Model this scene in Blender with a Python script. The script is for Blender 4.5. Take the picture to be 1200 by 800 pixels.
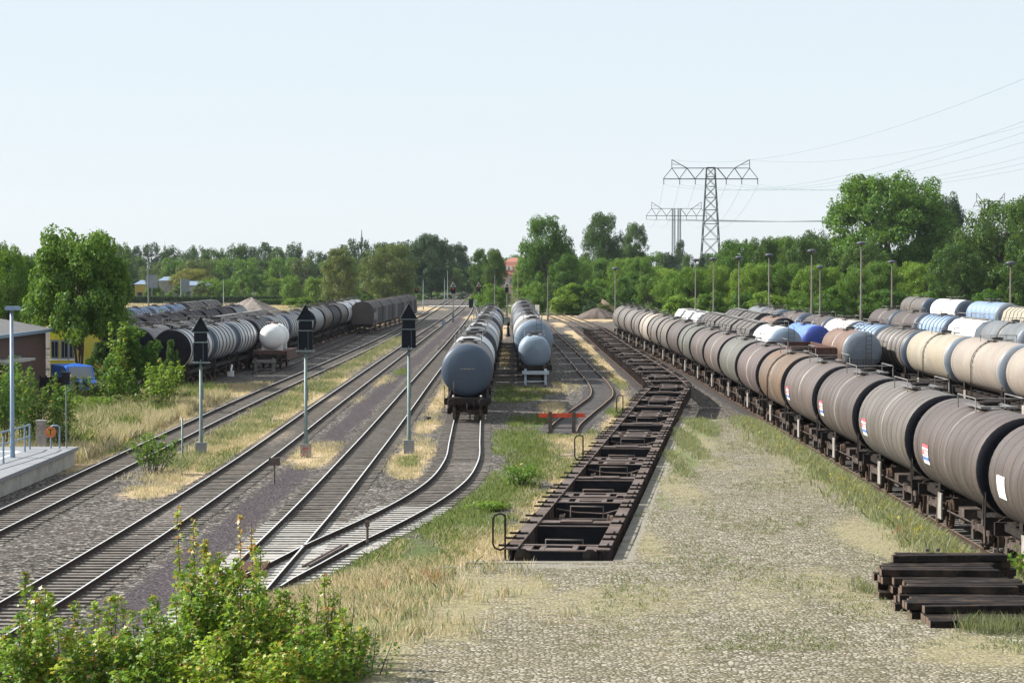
import bpy, bmesh, math, random
import numpy as np
from mathutils import Vector, Matrix, Quaternion
R = math.radians
scene = bpy.context.scene
for o in list(bpy.data.objects): bpy.data.objects.remove(o)

# ------------------------------------------------------------------ camera
CZ = 8.57; F = 2750.0
cam = bpy.data.objects.new('camera', bpy.data.cameras.new('camera'))
scene.collection.objects.link(cam); scene.camera = cam
cam.data.sensor_width = 36; cam.data.lens = 36 * F / 1200
cam.data.clip_start = 0.5; cam.data.clip_end = 12000
cam.location = (0, 0, CZ)
cam.rotation_euler = (R(90) - math.atan(83 / F), 0, 0)
# ------------------------------------------------------------------ light
SUN_EL, SUN_AZ = R(37), R(-79)          # azimuth from +Y towards +X
sd = Vector((math.sin(SUN_AZ) * math.cos(SUN_EL), math.cos(SUN_AZ) * math.cos(SUN_EL), math.sin(SUN_EL)))
w = bpy.data.worlds.new('World'); scene.world = w; w.use_nodes = True
nt = w.node_tree
sky = nt.nodes.new('ShaderNodeTexSky'); sky.sky_type = 'NISHITA'; sky.sun_disc = False
sky.sun_elevation = SUN_EL; sky.sun_rotation = SUN_AZ
sky.air_density = 1.0; sky.dust_density = 0.25; sky.ozone_density = 1.5; sky.altitude = 0
bg = nt.nodes['Background']; bg.inputs['Strength'].default_value = 0.082
mul = nt.nodes.new('ShaderNodeMix'); mul.data_type = 'RGBA'; mul.blend_type = 'MIX'
mul.inputs[0].default_value = .86; nt.links.new(sky.outputs[0], mul.inputs[6])
mul.inputs[7].default_value = (5.45, 5.95, 6.40, 1)          # pale hazy summer sky, even and slightly blue
nt.links.new(mul.outputs[2], bg.inputs['Color'])
sl = bpy.data.lights.new('sun', 'SUN'); sl.energy = 5.0; sl.angle = R(0.53); sl.color = (1.0, 0.965, 0.90)
so = bpy.data.objects.new('sun', sl); scene.collection.objects.link(so)
so.rotation_euler = sd.to_track_quat('Z', 'Y').to_euler(); so.location = (-60, 60, 80)
scene.view_settings.view_transform = 'Standard'; scene.view_settings.look = 'None'
scene.view_settings.exposure = 0.88; scene.view_settings.gamma = 1
scene.render.engine = 'CYCLES'
scene.cycles.max_bounces = 6; scene.cycles.volume_bounces = 0; scene.cycles.transparent_max_bounces = 6

C = scene.collection
rnd = random.Random(7); rng = np.random.default_rng(11)

# ------------------------------------------------------------------ helpers
def at(px, py, z=0.0):
    """ground point seen at photo pixel (px,py) on the level z"""
    y = F * (CZ - z) / (py - 317.0)
    return ((px - 600) / F * y, y)
def atY(px, y): return (px - 600) / F * y
def topz(py, y): return CZ + (317.0 - py) * y / F

def tag(o, label=None, cat=None, group=None, kind=None):
    if label: o['label'] = label
    if cat: o['category'] = cat
    if group: o['group'] = group
    if kind: o['kind'] = kind
    return o
def empty(name, loc=(0, 0, 0), rz=0.0, parent=None):
    o = bpy.data.objects.new(name, None); C.objects.link(o); o.empty_display_size = .3
    o.location = loc; o.rotation_euler = (0, 0, rz)
    if parent: o.parent = parent
    return o
def children(o): return [c for c in bpy.data.objects if c.parent == o]
def build_kids():
    k = {}
    for c in bpy.data.objects:
        if c.parent: k.setdefault(c.parent.name, []).append(c)
    return k
def copy_tree(o, kids, parent=None):
    c = o.copy(); C.objects.link(c)
    if parent: c.parent = parent
    for ch in kids.get(o.name, []): copy_tree(ch, kids, c)
    return c
def walk(o, kids):
    yield o
    for ch in kids.get(o.name, []): yield from walk(ch, kids)

class MB:
    def __init__(s): s.v = []; s.f = []; s.m = []; s.sm = []
    def add(s, vs, fs, mi=0, smooth=False):
        b = len(s.v); s.v += [tuple(p) for p in vs]
        for f in fs: s.f.append(tuple(b + i for i in f)); s.m.append(mi); s.sm.append(smooth)
    def box(s, x0, x1, y0, y1, z0, z1, mi=0):
        s.add([(x0,y0,z0),(x1,y0,z0),(x1,y1,z0),(x0,y1,z0),(x0,y0,z1),(x1,y0,z1),(x1,y1,z1),(x0,y1,z1)],
              [(0,3,2,1),(4,5,6,7),(0,1,5,4),(1,2,6,5),(2,3,7,6),(3,0,4,7)], mi)
    def obox(s, c, sx, sy, sz, rz=0, mi=0, rx=0, ry=0):
        M = Matrix.Translation(c) @ Matrix.Rotation(rz, 4, 'Z') @ Matrix.Rotation(rx, 4, 'X') @ Matrix.Rotation(ry, 4, 'Y')
        vs = [M @ Vector((a*sx/2, b*sy/2, d*sz/2)) for d in (-1,1) for a, b in ((-1,-1),(1,-1),(1,1),(-1,1))]
        s.add(vs, [(0,3,2,1),(4,5,6,7),(0,1,5,4),(1,2,6,5),(2,3,7,6),(3,0,4,7)], mi)
    def tube(s, pts, r, n=6, mi=0, cap=True, smooth=True):
        pts = [Vector(p) for p in pts]; rs = r if isinstance(r, (list, tuple)) else [r] * len(pts)
        vs = []; fs = []
        for i, p in enumerate(pts):
            d = (pts[min(i+1, len(pts)-1)] - pts[max(i-1, 0)])
            if d.length < 1e-9: d = Vector((0,0,1))
            d.normalize()
            a = d.orthogonal() if i == 0 else (a - d * a.dot(d))
            if a.length < 1e-6: a = d.orthogonal()
            a.normalize(); b = d.cross(a)
            for k in range(n):
                t = 2 * math.pi * k / n
                vs.append(p + (a * math.cos(t) + b * math.sin(t)) * rs[i])
        for i in range(len(pts) - 1):
            for k in range(n):
                k2 = (k + 1) % n
                fs.append((i*n+k, i*n+k2, (i+1)*n+k2, (i+1)*n+k))
        s.add(vs, fs, mi, smooth)
        if cap:
            s.add(vs[:n][::-1], [tuple(range(n))], mi); s.add(vs[-n:], [tuple(range(n))], mi)
    def lathe(s, prof, axis='Y', n=24, mi=None, c=(0,0,0), sx=1.0, sz=1.0, smooth=True):
        """prof: list of (pos along axis, radius, matindex of the band that follows)"""
        vs = []
        for (y, r, _) in prof:
            for k in range(n):
                t = 2 * math.pi * k / n
                a, b = r * math.cos(t), r * math.sin(t)
                if axis == 'Y': vs.append((c[0] + a*sx, c[1] + y, c[2] + b*sz))
                elif axis == 'Z': vs.append((c[0] + a*sx, c[1] + b*sz, c[2] + y))
                else: vs.append((c[0] + y, c[1] + a*sx, c[2] + b*sz))
        base = len(s.v); s.v += vs
        for i in range(len(prof) - 1):
            for k in range(n):
                k2 = (k + 1) % n
                q = (base+i*n+k, base+(i+1)*n+k, base+(i+1)*n+k2, base+i*n+k2)
                if axis == 'Z': q = q[::-1]
                if axis == 'X': q = q[::-1]
                s.f.append(q); s.m.append(prof[i][2] if mi is None else mi); s.sm.append(smooth)
    def prism(s, sec, y0, y1, mi=0, mis=None):
        n = len(sec)
        vs = [(x, y0, z) for x, z in sec] + [(x, y1, z) for x, z in sec]
        for i in range(n):
            j = (i + 1) % n
            s.add([vs[i], vs[j], vs[n+j], vs[n+i]], [(0,1,2,3)], mis[i] if mis else mi)
        s.add(vs[:n], [tuple(range(n))], mi); s.add(vs[n:], [tuple(range(n))[::-1]], mi)
    def mesh(s, name):
        me = bpy.data.meshes.new(name); me.from_pydata(s.v, [], s.f)
        me.polygons.foreach_set('material_index', s.m); me.polygons.foreach_set('use_smooth', s.sm)
        return me
    def build(s, name, mats, parent=None, fix=True):
        me = s.mesh(name)
        if not isinstance(mats, (list, tuple)): mats = [mats]
        for m in mats: me.materials.append(m)
        if fix:
            bm = bmesh.new(); bm.from_mesh(me); bmesh.ops.recalc_face_normals(bm, faces=bm.faces); bm.to_mesh(me); bm.free()
        me.update()
        o = bpy.data.objects.new(name, me); C.objects.link(o)
        if parent: o.parent = parent
        return o

# ------------------------------------------------------------------ materials
def newmat(name):
    m = bpy.data.materials.new(name); m.use_nodes = True
    n = m.node_tree.nodes; return m, n, m.node_tree.links, n['Principled BSDF']
def mixc(n, l, f, a, b, mode='MIX'):
    x = n.new('ShaderNodeMix'); x.data_type = 'RGBA'; x.blend_type = mode
    for sock, v in ((x.inputs[0], f), (x.inputs[6], a), (x.inputs[7], b)):
        if hasattr(v, 'links'): l.new(v, sock)
        elif isinstance(v, (int, float)): sock.default_value = v
        else: sock.default_value = (*v, 1) if len(v) == 3 else v
    return x.outputs[2]
def noise(n, l, vec, scale, detail=4, rough=.6, out='Fac'):
    x = n.new('ShaderNodeTexNoise'); x.inputs['Scale'].default_value = scale
    x.inputs['Detail'].default_value = detail; x.inputs['Roughness'].default_value = rough
    if vec is not None: l.new(vec, x.inputs['Vector'])
    return x.outputs[out]
def ramp(n, l, fac, stops):
    x = n.new('ShaderNodeValToRGB'); e = x.color_ramp.elements
    while len(e) < len(stops): e.new(.5)
    for i, (p, c) in enumerate(stops):
        e[i].position = p; e[i].color = (c, c, c, 1) if isinstance(c, (int, float)) else (*c, 1)
    l.new(fac, x.inputs[0]); return x.outputs[0]
def mapping(n, l, kind='Object', scale=(1,1,1), rnd_off=False):
    t = n.new('ShaderNodeTexCoord'); mp = n.new('ShaderNodeMapping'); mp.inputs['Scale'].default_value = scale
    src = t.outputs[kind]
    if rnd_off:
        oi = n.new('ShaderNodeObjectInfo'); ad = n.new('ShaderNodeVectorMath'); ad.operation = 'MULTIPLY_ADD'
        l.new(oi.outputs['Random'], ad.inputs[0]); ad.inputs[1].default_value = (37, 53, 71); l.new(src, ad.inputs[2]); src = ad.outputs[0]
    l.new(src, mp.inputs['Vector']); return mp.outputs[0]
def bump(n, l, h, b, st=.4, dist=.05):
    x = n.new('ShaderNodeBump'); x.inputs['Strength'].default_value = st; x.inputs['Distance'].default_value = dist
    l.new(h, x.inputs['Height']); l.new(x.outputs[0], b.inputs['Normal'])
def simple(name, col, rough=.6, metal=0.0, var=.35, scale=3.0, dirt=None):
    m, n, l, b = newmat(name)
    v = mapping(n, l, 'Object', (1,1,1), True)
    f = noise(n, l, v, scale, 5, .65)
    c = mixc(n, l, ramp(n, l, f, [(.3, 0), (.7, 1)]), [x * (1 - var) for x in col], [min(1, x * (1 + var)) for x in col])
    if dirt:
        f2 = noise(n, l, v, scale * .45, 5, .7)
        c = mixc(n, l, ramp(n, l, f2, [(.48, 0), (.66, .85)]), c, dirt)
    l.new(c, b.inputs['Base Color']); b.inputs['Roughness'].default_value = rough; b.inputs['Metallic'].default_value = metal
    return m
def dull(m, v=.12):
    m.node_tree.nodes['Principled BSDF'].inputs['Specular IOR Level'].default_value = v; return m
def tankmat(name, col, dirt, rough=.5, metal=0.0, amount=.7, streak=.6, patchy=.35, spill=True):
    """painted shell, vertical dirt streaks and blotches, random per wagon"""
    m, n, l, b = newmat(name)
    v = mapping(n, l, 'Object', (1,1,1), True)
    vs = mapping(n, l, 'Object', (.45, 2.6, .45), True)
    blot = noise(n, l, v, .55, 6, .7)
    st = noise(n, l, vs, 1.0, 5, .65)
    fine = noise(n, l, v, 9, 4, .7)
    c = mixc(n, l, ramp(n, l, blot, [(.34, 0), (.66, amount)]), col, dirt)
    c = mixc(n, l, ramp(n, l, st, [(.42, 0), (.62, streak)]), c, [x * .55 for x in dirt])
    c = mixc(n, l, ramp(n, l, st, [(.30, .45), (.38, 0)]), c, [min(1, x * 1.35) for x in col])
    c = mixc(n, l, ramp(n, l, fine, [(.35, .75), (.65, 1.15)]), (0,0,0), c, 'MULTIPLY') if False else c
    oi = n.new('ShaderNodeObjectInfo'); hs = n.new('ShaderNodeHueSaturation')
    pv_ = mapping(n, l, 'Object', (0, .82, 1.1), False); fl = n.new('ShaderNodeVectorMath'); fl.operation = 'FLOOR'; l.new(pv_, fl.inputs[0])
    ad = n.new('ShaderNodeVectorMath'); ad.operation = 'MULTIPLY_ADD'; l.new(oi.outputs['Random'], ad.inputs[0]); ad.inputs[1].default_value = (31, 0, 0); l.new(fl.outputs[0], ad.inputs[2])
    wn = n.new('ShaderNodeTexWhiteNoise'); l.new(ad.outputs[0], wn.inputs['Vector'])
    c = mixc(n, l, ramp(n, l, wn.outputs['Value'], [(.55, 0), (1, patchy)]), c, [x*1.25 for x in dirt])
    c = mixc(n, l, ramp(n, l, wn.outputs['Value'], [(0, patchy), (.4, 0)]), c, [x*.6 for x in col])
    if spill:
        so_ = n.new('ShaderNodeTexCoord'); sx = n.new('ShaderNodeSeparateXYZ'); l.new(so_.outputs['Object'], sx.inputs[0])
        m1 = n.new('ShaderNodeMath'); m1.operation = 'MULTIPLY_ADD'; m1.inputs[1].default_value = 1.6; m1.inputs[2].default_value = -.55; l.new(st, m1.inputs[0])
        m2 = n.new('ShaderNodeMath'); m2.operation = 'ADD'; l.new(sx.outputs['Y'], m2.inputs[0]); l.new(m1.outputs[0], m2.inputs[1])
        m3 = n.new('ShaderNodeMath'); m3.operation = 'ABSOLUTE'; l.new(m2.outputs[0], m3.inputs[0])
        sp_ = ramp(n, l, m3.outputs[0], [(.10, .75), (.24, 0)])
        m4 = n.new('ShaderNodeMath'); m4.operation = 'MULTIPLY'; l.new(sp_, m4.inputs[0]); l.new(ramp(n, l, blot, [(.38, .1), (.6, 1)]), m4.inputs[1])
        c = mixc(n, l, m4.outputs[0], c, (.46, .43, .38))
    mr = n.new('ShaderNodeMapRange'); mr.inputs[3].default_value = .78; mr.inputs[4].default_value = 1.15
    l.new(oi.outputs['Random'], mr.inputs[0]); l.new(mr.outputs[0], hs.inputs['Value']); l.new(c, hs.inputs['Color'])
    l.new(hs.outputs[0], b.inputs['Base Color'])
    l.new(ramp(n, l, fine, [(.3, rough - .1), (.7, rough + .15)]), b.inputs['Roughness'])
    b.inputs['Metallic'].default_value = metal
    bump(n, l, fine, b, .12, .02)
    return m

M = {}
M['grime_shade'] = simple('grimy_steel_and_web_shade', (.022, .019, .018), .8, 0, .5, 4, (.045, .03, .02))
M['dusty'] = simple('dusty_running_gear', (.09,.072,.062), .9, 0, .5, 4, (.05,.036,.028))
M['rustdark'] = simple('brown_steel', (.085, .068, .060), .8, 0, .4, 3, (.12, .075, .05))
M['flat'] = simple('flat_wagon_paint', (.125, .10, .09), .75, 0, .35, 2.2, (.075, .045, .03))
M['wheel'] = simple('wheel_steel', (.10, .065, .045), .6, .3, .4, 5)
M['walk'] = simple('walkway_steel', (.20, .19, .18), .6, .2, .3, 5, (.08, .06, .05))
M['plate'] = simple('pale_plate', (.30, .28, .25), .7, 0, .3, 3, (.15, .11, .085))
M['black'] = simple('black_paint_and_web_shade', (.012, .013, .016), .5, 0, .3, 4)
M['signalback'] = simple('signal_back_black', (.007, .010, .016), .55, 0, .3, 4)
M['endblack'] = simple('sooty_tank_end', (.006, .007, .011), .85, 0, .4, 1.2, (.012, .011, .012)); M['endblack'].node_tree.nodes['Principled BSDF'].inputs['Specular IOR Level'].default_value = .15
M['endblue'] = simple('grey_tank_end', (.16, .19, .23), .5, 0, .2, 1.0, (.20, .19, .17))
M['endnavy'] = simple('blue_grey_tank_end', (.045, .068, .105), .5, 0, .15, .8, (.075, .085, .105))
for k_ in ('grime_shade','black','signalback','dusty','flat'): dull(M[k_])
M['seam'] = simple('dark_seam', (.03, .026, .026), .7, 0, .3, 5)
M['ribdark'] = simple('dark_rib', (.045, .045, .055), .6, 0, .3, 5)
M['t_mauve'] = tankmat('mauve_grey_shell', (.135, .108, .096), (.09, .064, .052))
M['t_beige'] = tankmat('beige_shell', (.36, .33, .265), (.27, .215, .145), amount=.6, streak=.25)
M['t_pink'] = tankmat('pinkish_shell', (.33, .29, .25), (.24, .185, .14), amount=.6, streak=.25)
M['t_rust'] = tankmat('rusty_shell', (.15, .09, .07), (.16, .095, .06), amount=.8)
M['t_rose'] = tankmat('reddish_grey_shell', (.14, .105, .098), (.10, .07, .06))
M['t_tan'] = tankmat('tan_rust_shell', (.15, .118, .09), (.17, .095, .048), amount=.8)
M['t_green'] = tankmat('greenish_grey_shell', (.15, .146, .122), (.09, .086, .07))
M['t_pale'] = tankmat('pale_grey_shell', (.175, .157, .138), (.105, .082, .066))
M['t_dark'] = tankmat('dark_grey_shell', (.10, .092, .09), (.065, .056, .052))
M['t_brown'] = tankmat('brown_shell', (.085, .062, .053), (.055, .04, .033))
M['t_silver'] = tankmat('silver_shell', (.60, .62, .64), (.33, .31, .29), rough=.4, metal=.25, amount=.4, streak=.3, patchy=.12, spill=False)
M['t_grey'] = tankmat('mid_grey_shell', (.22, .24, .26), (.12, .112, .105), rough=.42, metal=.2)
M['t_white'] = tankmat('white_shell', (.78, .78, .76), (.62, .60, .55), amount=.4, streak=.2, patchy=.12, spill=False)
M['t_lblue'] = tankmat('light_blue_shell', (.20, .31, .50), (.22, .28, .36), amount=.4, streak=.2, patchy=.12, spill=False)
M['t_blue'] = tankmat('blue_shell', (.09, .18, .50), (.13, .22, .46), amount=.4, streak=.2, patchy=.12, spill=False)
M['endb'] = simple('blue_end', (.022, .05, .27), .5, 0, .15, 1.0)
M['t_ltank'] = tankmat('small_blue_grey_shell', (.22, .29, .37), (.22, .25, .28), amount=.5, streak=.2)
M['end_lt'] = simple('light_blue_grey_end', (.17, .22, .275), .5, 0, .12, 1.0, (.22, .29, .37))
M['hop'] = tankmat('dark_roof', (.085, .078, .078), (.06, .05, .047), rough=.6, patchy=.12, spill=False)
M['hoproof'] = tankmat('dusty_roof', (.13, .118, .11), (.085, .072, .065), rough=.7, patchy=.12, spill=False)
M['gond'] = simple('dark_red_paint', (.075, .028, .022), .7, 0, .3, 1.5, (.10, .05, .03))
M['red'] = simple('red_orange_paint', (.60, .07, .025), .6, 0, .2, 3)
M['white'] = simple('white_paint', (.78, .78, .76), .6, 0, .06, 3)
M['sred'] = simple('sign_red', (.62, .10, .12), .6, 0, .1, 3)
M['sblue'] = simple('sign_blue', (.10, .20, .55), .6, 0, .1, 3)
M['galv'] = simple('galvanised_post', (.15, .19, .18), .6, .3, .2, 4)
M['galvblue'] = simple('blue_grey_post', (.20, .27, .36), .5, .3, .15, 4)
M['polegrey'] = simple('weathered_pole', (.085,.078,.072), .75, 0, .3, 3, (.15, .09, .06))
M['poledark'] = simple('dark_pole', (.05, .05, .05), .7, 0, .3, 3)
M['lampcap'] = simple('lamp_cap', (.06,.065,.08), .5, .1, .2, 4)
M['conc'] = simple('concrete', (.40, .38, .34), .9, 0, .18, 2.5, (.28, .26, .22))
M['concgrey'] = simple('platform_concrete', (.21, .22, .235), .9, 0, .12, 1.6, (.22, .22, .23))
M['lat'] = simple('lattice_steel', (.075, .085, .09), .6, .2, .15, .3)
M['wire'] = simple('cable', (.10, .17, .18), .6, 0, .1, 1)
M['bark'] = simple('bark', (.09, .07, .055), .95, 0, .35, 6)
M['tie'] = simple('tarred_timber', (.016, .013, .012), .8, 0, .6, 2.5, (.07, .048, .035))
M['tieend'] = simple('timber_end', (.10, .065, .045), .9, 0, .4, 8)

def ground_colour(n, l, vec):
    """speckled crushed stone: per stone colours"""
    vo = n.new('ShaderNodeTexVoronoi'); vo.inputs['Scale'].default_value = 9.0; l.new(vec, vo.inputs['Vector'])
    sep = n.new('ShaderNodeSeparateColor'); l.new(vo.outputs['Color'], sep.inputs[0])
    return vo, sep
def make_ground():
    m, n, l, b = newmat('yard_ground')
    v = mapping(n, l, 'Object')
    vo, sep = ground_colour(n, l, v)
    stone = ramp(n, l, sep.outputs[0], [(0, (.010, .009, .009)), (.4, (.042, .037, .033)), (.8, (.135, .120, .106)), (1, (.40, .37, .33))])
    big = noise(n, l, v, .25, 5, .65)
    bal = mixc(n, l, ramp(n, l, big, [(.35, 0), (.7, .4)]), stone, (.095, .078, .066))
    cv = n.new('ShaderNodeTexVoronoi'); cv.inputs['Scale'].default_value = 16; l.new(v, cv.inputs['Vector'])
    sc = n.new('ShaderNodeSeparateColor'); l.new(cv.outputs['Color'], sc.inputs[0])
    cin = ramp(n, l, sc.outputs[0], [(0, (.028, .023, .026)), (.8, (.072, .058, .062)), (1, (.14, .12, .12))])
    gn = noise(n, l, v, 1.2, 6, .7); gf = noise(n, l, v, 14, 4, .75)
    dry = mixc(n, l, ramp(n, l, gn, [(.3, 0), (.7, 1)]), (.40, .29, .165), (.52, .41, .26))
    dry = mixc(n, l, ramp(n, l, gf, [(.42, 0), (.62, .55)]), dry, (.24, .18, .11))
    gre = mixc(n, l, ramp(n, l, gn, [(.3, 0), (.7, 1)]), (.06, .085, .028), (.14, .16, .06))
    gre = mixc(n, l, ramp(n, l, gf, [(.42, 0), (.66, .7)]), gre, (.035, .05, .018))
    at_ = n.new('ShaderNodeAttribute'); at_.attribute_name = 'mask'
    sp = n.new('ShaderNodeSeparateColor'); l.new(at_.outputs['Color'], sp.inputs[0])
    mid = noise(n, l, v, 1.6, 8, .78)
    mids = ramp(n, l, mid, [(.30, 0), (.70, 1)])
    mh_ = n.new('ShaderNodeMath'); mh_.operation = 'MULTIPLY'; mh_.inputs[1].default_value = .5; l.new(mids, mh_.inputs[0]); midh = mh_.outputs[0]
    def brk(s):
        a = n.new('ShaderNodeMath'); a.operation = 'MULTIPLY_ADD'; a.inputs[1].default_value = .5
        l.new(s, a.inputs[0]); l.new(midh, a.inputs[2])
        return ramp(n, l, a.outputs[0], [(.50, 0), (.60, 1)])
    c = mixc(n, l, brk(sp.outputs[2]), bal, cin)
    c = mixc(n, l, brk(sp.outputs[0]), c, dry)
    c = mixc(n, l, brk(sp.outputs[1]), c, gre)
    l.new(c, b.inputs['Base Color']); b.inputs['Roughness'].default_value = .95
    b.inputs['Specular IOR Level'].default_value = .15
    bump(n, l, vo.outputs['Distance'], b, .8, .06)
    return m
M['ground'] = make_ground()
def make_paving():
    m, n, l, b = newmat('cobble_paving')
    v = mapping(n, l, 'Object')
    vo = n.new('ShaderNodeTexVoronoi'); vo.inputs['Scale'].default_value = 9.5; vo.inputs['Randomness'].default_value = 1.0
    l.new(v, vo.inputs['Vector'])
    ve = n.new('ShaderNodeTexVoronoi'); ve.feature = 'DISTANCE_TO_EDGE'; ve.inputs['Scale'].default_value = 9.5
    ve.inputs['Randomness'].default_value = 1.0; l.new(v, ve.inputs['Vector'])
    sep = n.new('ShaderNodeSeparateColor'); l.new(vo.outputs['Color'], sep.inputs[0])
    stone = ramp(n, l, sep.outputs[0], [(0, (.10, .088, .07)), (.35, (.27, .243, .195)), (1, (.50, .46, .385))])
    big = noise(n, l, v, .35, 6, .7)
    stone = mixc(n, l, ramp(n, l, big, [(.4, 0), (.7, .6)]), stone, (.24, .20, .14))
    med = noise(n, l, v, 1.7, 7, .75)
    stone = mixc(n, l, ramp(n, l, med, [(.50, 0), (.66, .75)]), stone, (.14, .13, .065))
    stone = mixc(n, l, ramp(n, l, med, [(.32, .5), (.44, 0)]), stone, (.36, .29, .19))
    gap = ramp(n, l, ve.outputs['Distance'], [(.06, 1), (.20, 0)])
    moss = mixc(n, l, noise(n, l, v, 2.0, 3), (.045, .045, .022), (.11, .09, .05))
    c = mixc(n, l, gap, stone, moss)
    tuft = ramp(n, l, mixc(n, l, .5, noise(n, l, v, 2.5, 6, .7), noise(n, l, v, 22, 4, .8)), [(.32,0),(.68,1)])
    at_ = n.new('ShaderNodeAttribute'); at_.attribute_name = 'mask'
    sp = n.new('ShaderNodeSeparateColor'); l.new(at_.outputs['Color'], sp.inputs[0])
    def brk(s, lo, hi):
        a = n.new('ShaderNodeMath'); a.operation = 'MULTIPLY_ADD'; a.inputs[1].default_value = 1.0
        l.new(s, a.inputs[0]); l.new(tuft, a.inputs[2])
        return ramp(n, l, a.outputs[0], [(lo+.12, 0), (hi+.25, .8)])
    mg = mixc(n, l, ramp(n, l, noise(n, l, v, 9, 6, .8), [(.35,0),(.65,1)]), (.10, .11, .045), (.40, .33, .20))
    c = mixc(n, l, brk(sp.outputs[0], .60, .86), c, mg)
    gg = mixc(n, l, noise(n, l, v, 9, 4, .7), (.08, .11, .035), (.20, .22, .09))
    c = mixc(n, l, brk(sp.outputs[1], .80, 1.0), c, gg)
    cc = mixc(n, l, noise(n, l, v, 4, 5, .7), (.20, .185, .15), (.28, .26, .215))
    c = mixc(n, l, brk(sp.outputs[2], .8, .9), c, cc)
    l.new(c, b.inputs['Base Color']); b.inputs['Roughness'].default_value = .95; b.inputs['Specular IOR Level'].default_value = .15
    bump(n, l, ve.outputs['Distance'], b, .6, .05)
    return m
M['paving'] = make_paving()
def railmat():
    m, n, l, b = newmat('rail_steel')
    g = n.new('ShaderNodeNewGeometry'); sx = n.new('ShaderNodeSeparateXYZ'); l.new(g.outputs['Normal'], sx.inputs[0])
    v = mapping(n, l, 'Object'); f = noise(n, l, v, 3, 4)
    c = mixc(n, l, f, (.025, .018, .015), (.06, .038, .026))
    l.new(c, b.inputs['Base Color']); b.inputs['Roughness'].default_value = .85; b.inputs['Specular IOR Level'].default_value = .2
    return m
M['railside'] = railmat()
M['railtop'] = simple('polished_rail_head', (.62, .62, .61), .45, .3, .15, 2)
M['railtoprust'] = simple('rusty_rail_head', (.26, .17, .12), .6, .2, .25, 2)
M['slp'] = simple('old_sleeper', (.155, .135, .115), .95, 0, .4, 3.5, (.08, .066, .054))
dull(M['tie']); M['slpnew'] = simple('pale_sleeper', (.36, .34, .31), .9, 0, .2, 3.5, (.34, .31, .27))
M['slpdark'] = simple('dark_sleeper', (.12, .11, .105), .95, 0, .35, 3.5)

def leafmat(name, cols, trans=.4, gloss=.015):
    m = bpy.data.materials.new(name); m.use_nodes = True; n = m.node_tree.nodes; l = m.node_tree.links
    for x in list(n):
        if x.type != 'OUTPUT_MATERIAL': n.remove(x)
    out = [x for x in n if x.type == 'OUTPUT_MATERIAL'][0]
    g = n.new('ShaderNodeNewGeometry')
    k = len(cols)
    c = ramp(n, l, g.outputs['Random Per Island'], [(i / max(1, k - 1), cols[i]) for i in range(k)])
    oi = n.new('ShaderNodeObjectInfo'); hs = n.new('ShaderNodeHueSaturation')
    mr = n.new('ShaderNodeMapRange'); mr.inputs[3].default_value = .8; mr.inputs[4].default_value = 1.2
    l.new(oi.outputs['Random'], mr.inputs[0]); l.new(mr.outputs[0], hs.inputs['Value'])
    mh = n.new('ShaderNodeMapRange'); mh.inputs[3].default_value = .515; mh.inputs[4].default_value = .485
    l.new(oi.outputs['Random'], mh.inputs[0]); l.new(mh.outputs[0], hs.inputs['Hue'])
    l.new(c, hs.inputs['Color']); c = hs.outputs[0]
    d = n.new('ShaderNodeBsdfDiffuse'); t = n.new('ShaderNodeBsdfTranslucent'); gl = n.new('ShaderNodeBsdfGlossy')
    gl.inputs['Roughness'].default_value = .45; gl.inputs['Color'].default_value = (.8, .85, .8, 1)
    l.new(c, d.inputs['Color'])
    tc = mixc(n, l, .35, c, (.55, .62, .10)); tc2 = mixc(n, l, 1.0, tc, (.9, 1.0, .6), 'MULTIPLY')
    l.new(mixc(n, l, .5, c, tc2), t.inputs['Color'])
    m1 = n.new('ShaderNodeMixShader'); m1.inputs[0].default_value = trans; l.new(d.outputs[0], m1.inputs[1]); l.new(t.outputs[0], m1.inputs[2])
    m2 = n.new('ShaderNodeMixShader'); m2.inputs[0].default_value = gloss; l.new(m1.outputs[0], m2.inputs[1]); l.new(gl.outputs[0], m2.inputs[2])
    l.new(m2.outputs[0], out.inputs['Surface'])
    return m
M['lf_dark'] = leafmat('dark_green_leaves', [(.025, .06, .016), (.048, .11, .024), (.08, .15, .032)], .32)
M['lf_mid'] = leafmat('mid_green_leaves', [(.04, .10, .016), (.08, .175, .026), (.125, .23, .035)], .4)
M['lf_light'] = leafmat('yellow_green_leaves', [(.06, .13, .018), (.115, .215, .028), (.19, .29, .04)], .42)
M['lf_olive'] = leafmat('olive_leaves', [(.06, .09, .028), (.10, .135, .042), (.14, .17, .06)], .3)
M['lf_blue'] = leafmat('blue_green_leaves', [(.02, .05, .025), (.04, .08, .036), (.055, .10, .04)], .22)
M['lf_yel'] = leafmat('turning_leaves', [(.12, .14, .03), (.20, .20, .045), (.27, .22, .05)], .35)
M['lf_maple'] = leafmat('maple_leaves', [(.05, .12, .012), (.11, .22, .018), (.19, .32, .028), (.27, .39, .04), (.36, .38, .05)], .45, .03)
M['lf_turn'] = leafmat('maple_tips', [(.45, .30, .05), (.42, .17, .05), (.30, .30, .05), (.5, .38, .08)], .4, .06)
M['g_dry'] = leafmat('dry_grass_blades', [(.44, .33, .21), (.56, .44, .30), (.68, .58, .43), (.30, .26, .13)], .3, .02)
M['g_green'] = leafmat('green_grass_blades', [(.07, .115, .028), (.12, .175, .045), (.19, .23, .075), (.32, .29, .14)], .35, .02)
M['g_sage'] = leafmat('sage_weeds', [(.13, .16, .08), (.20, .23, .12), (.28, .29, .17), (.30, .25, .12)], .3, .02)
M['g_flower'] = leafmat('yellow_flowers', [(.6, .48, .04), (.5, .42, .05)], .3, .02)
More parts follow.
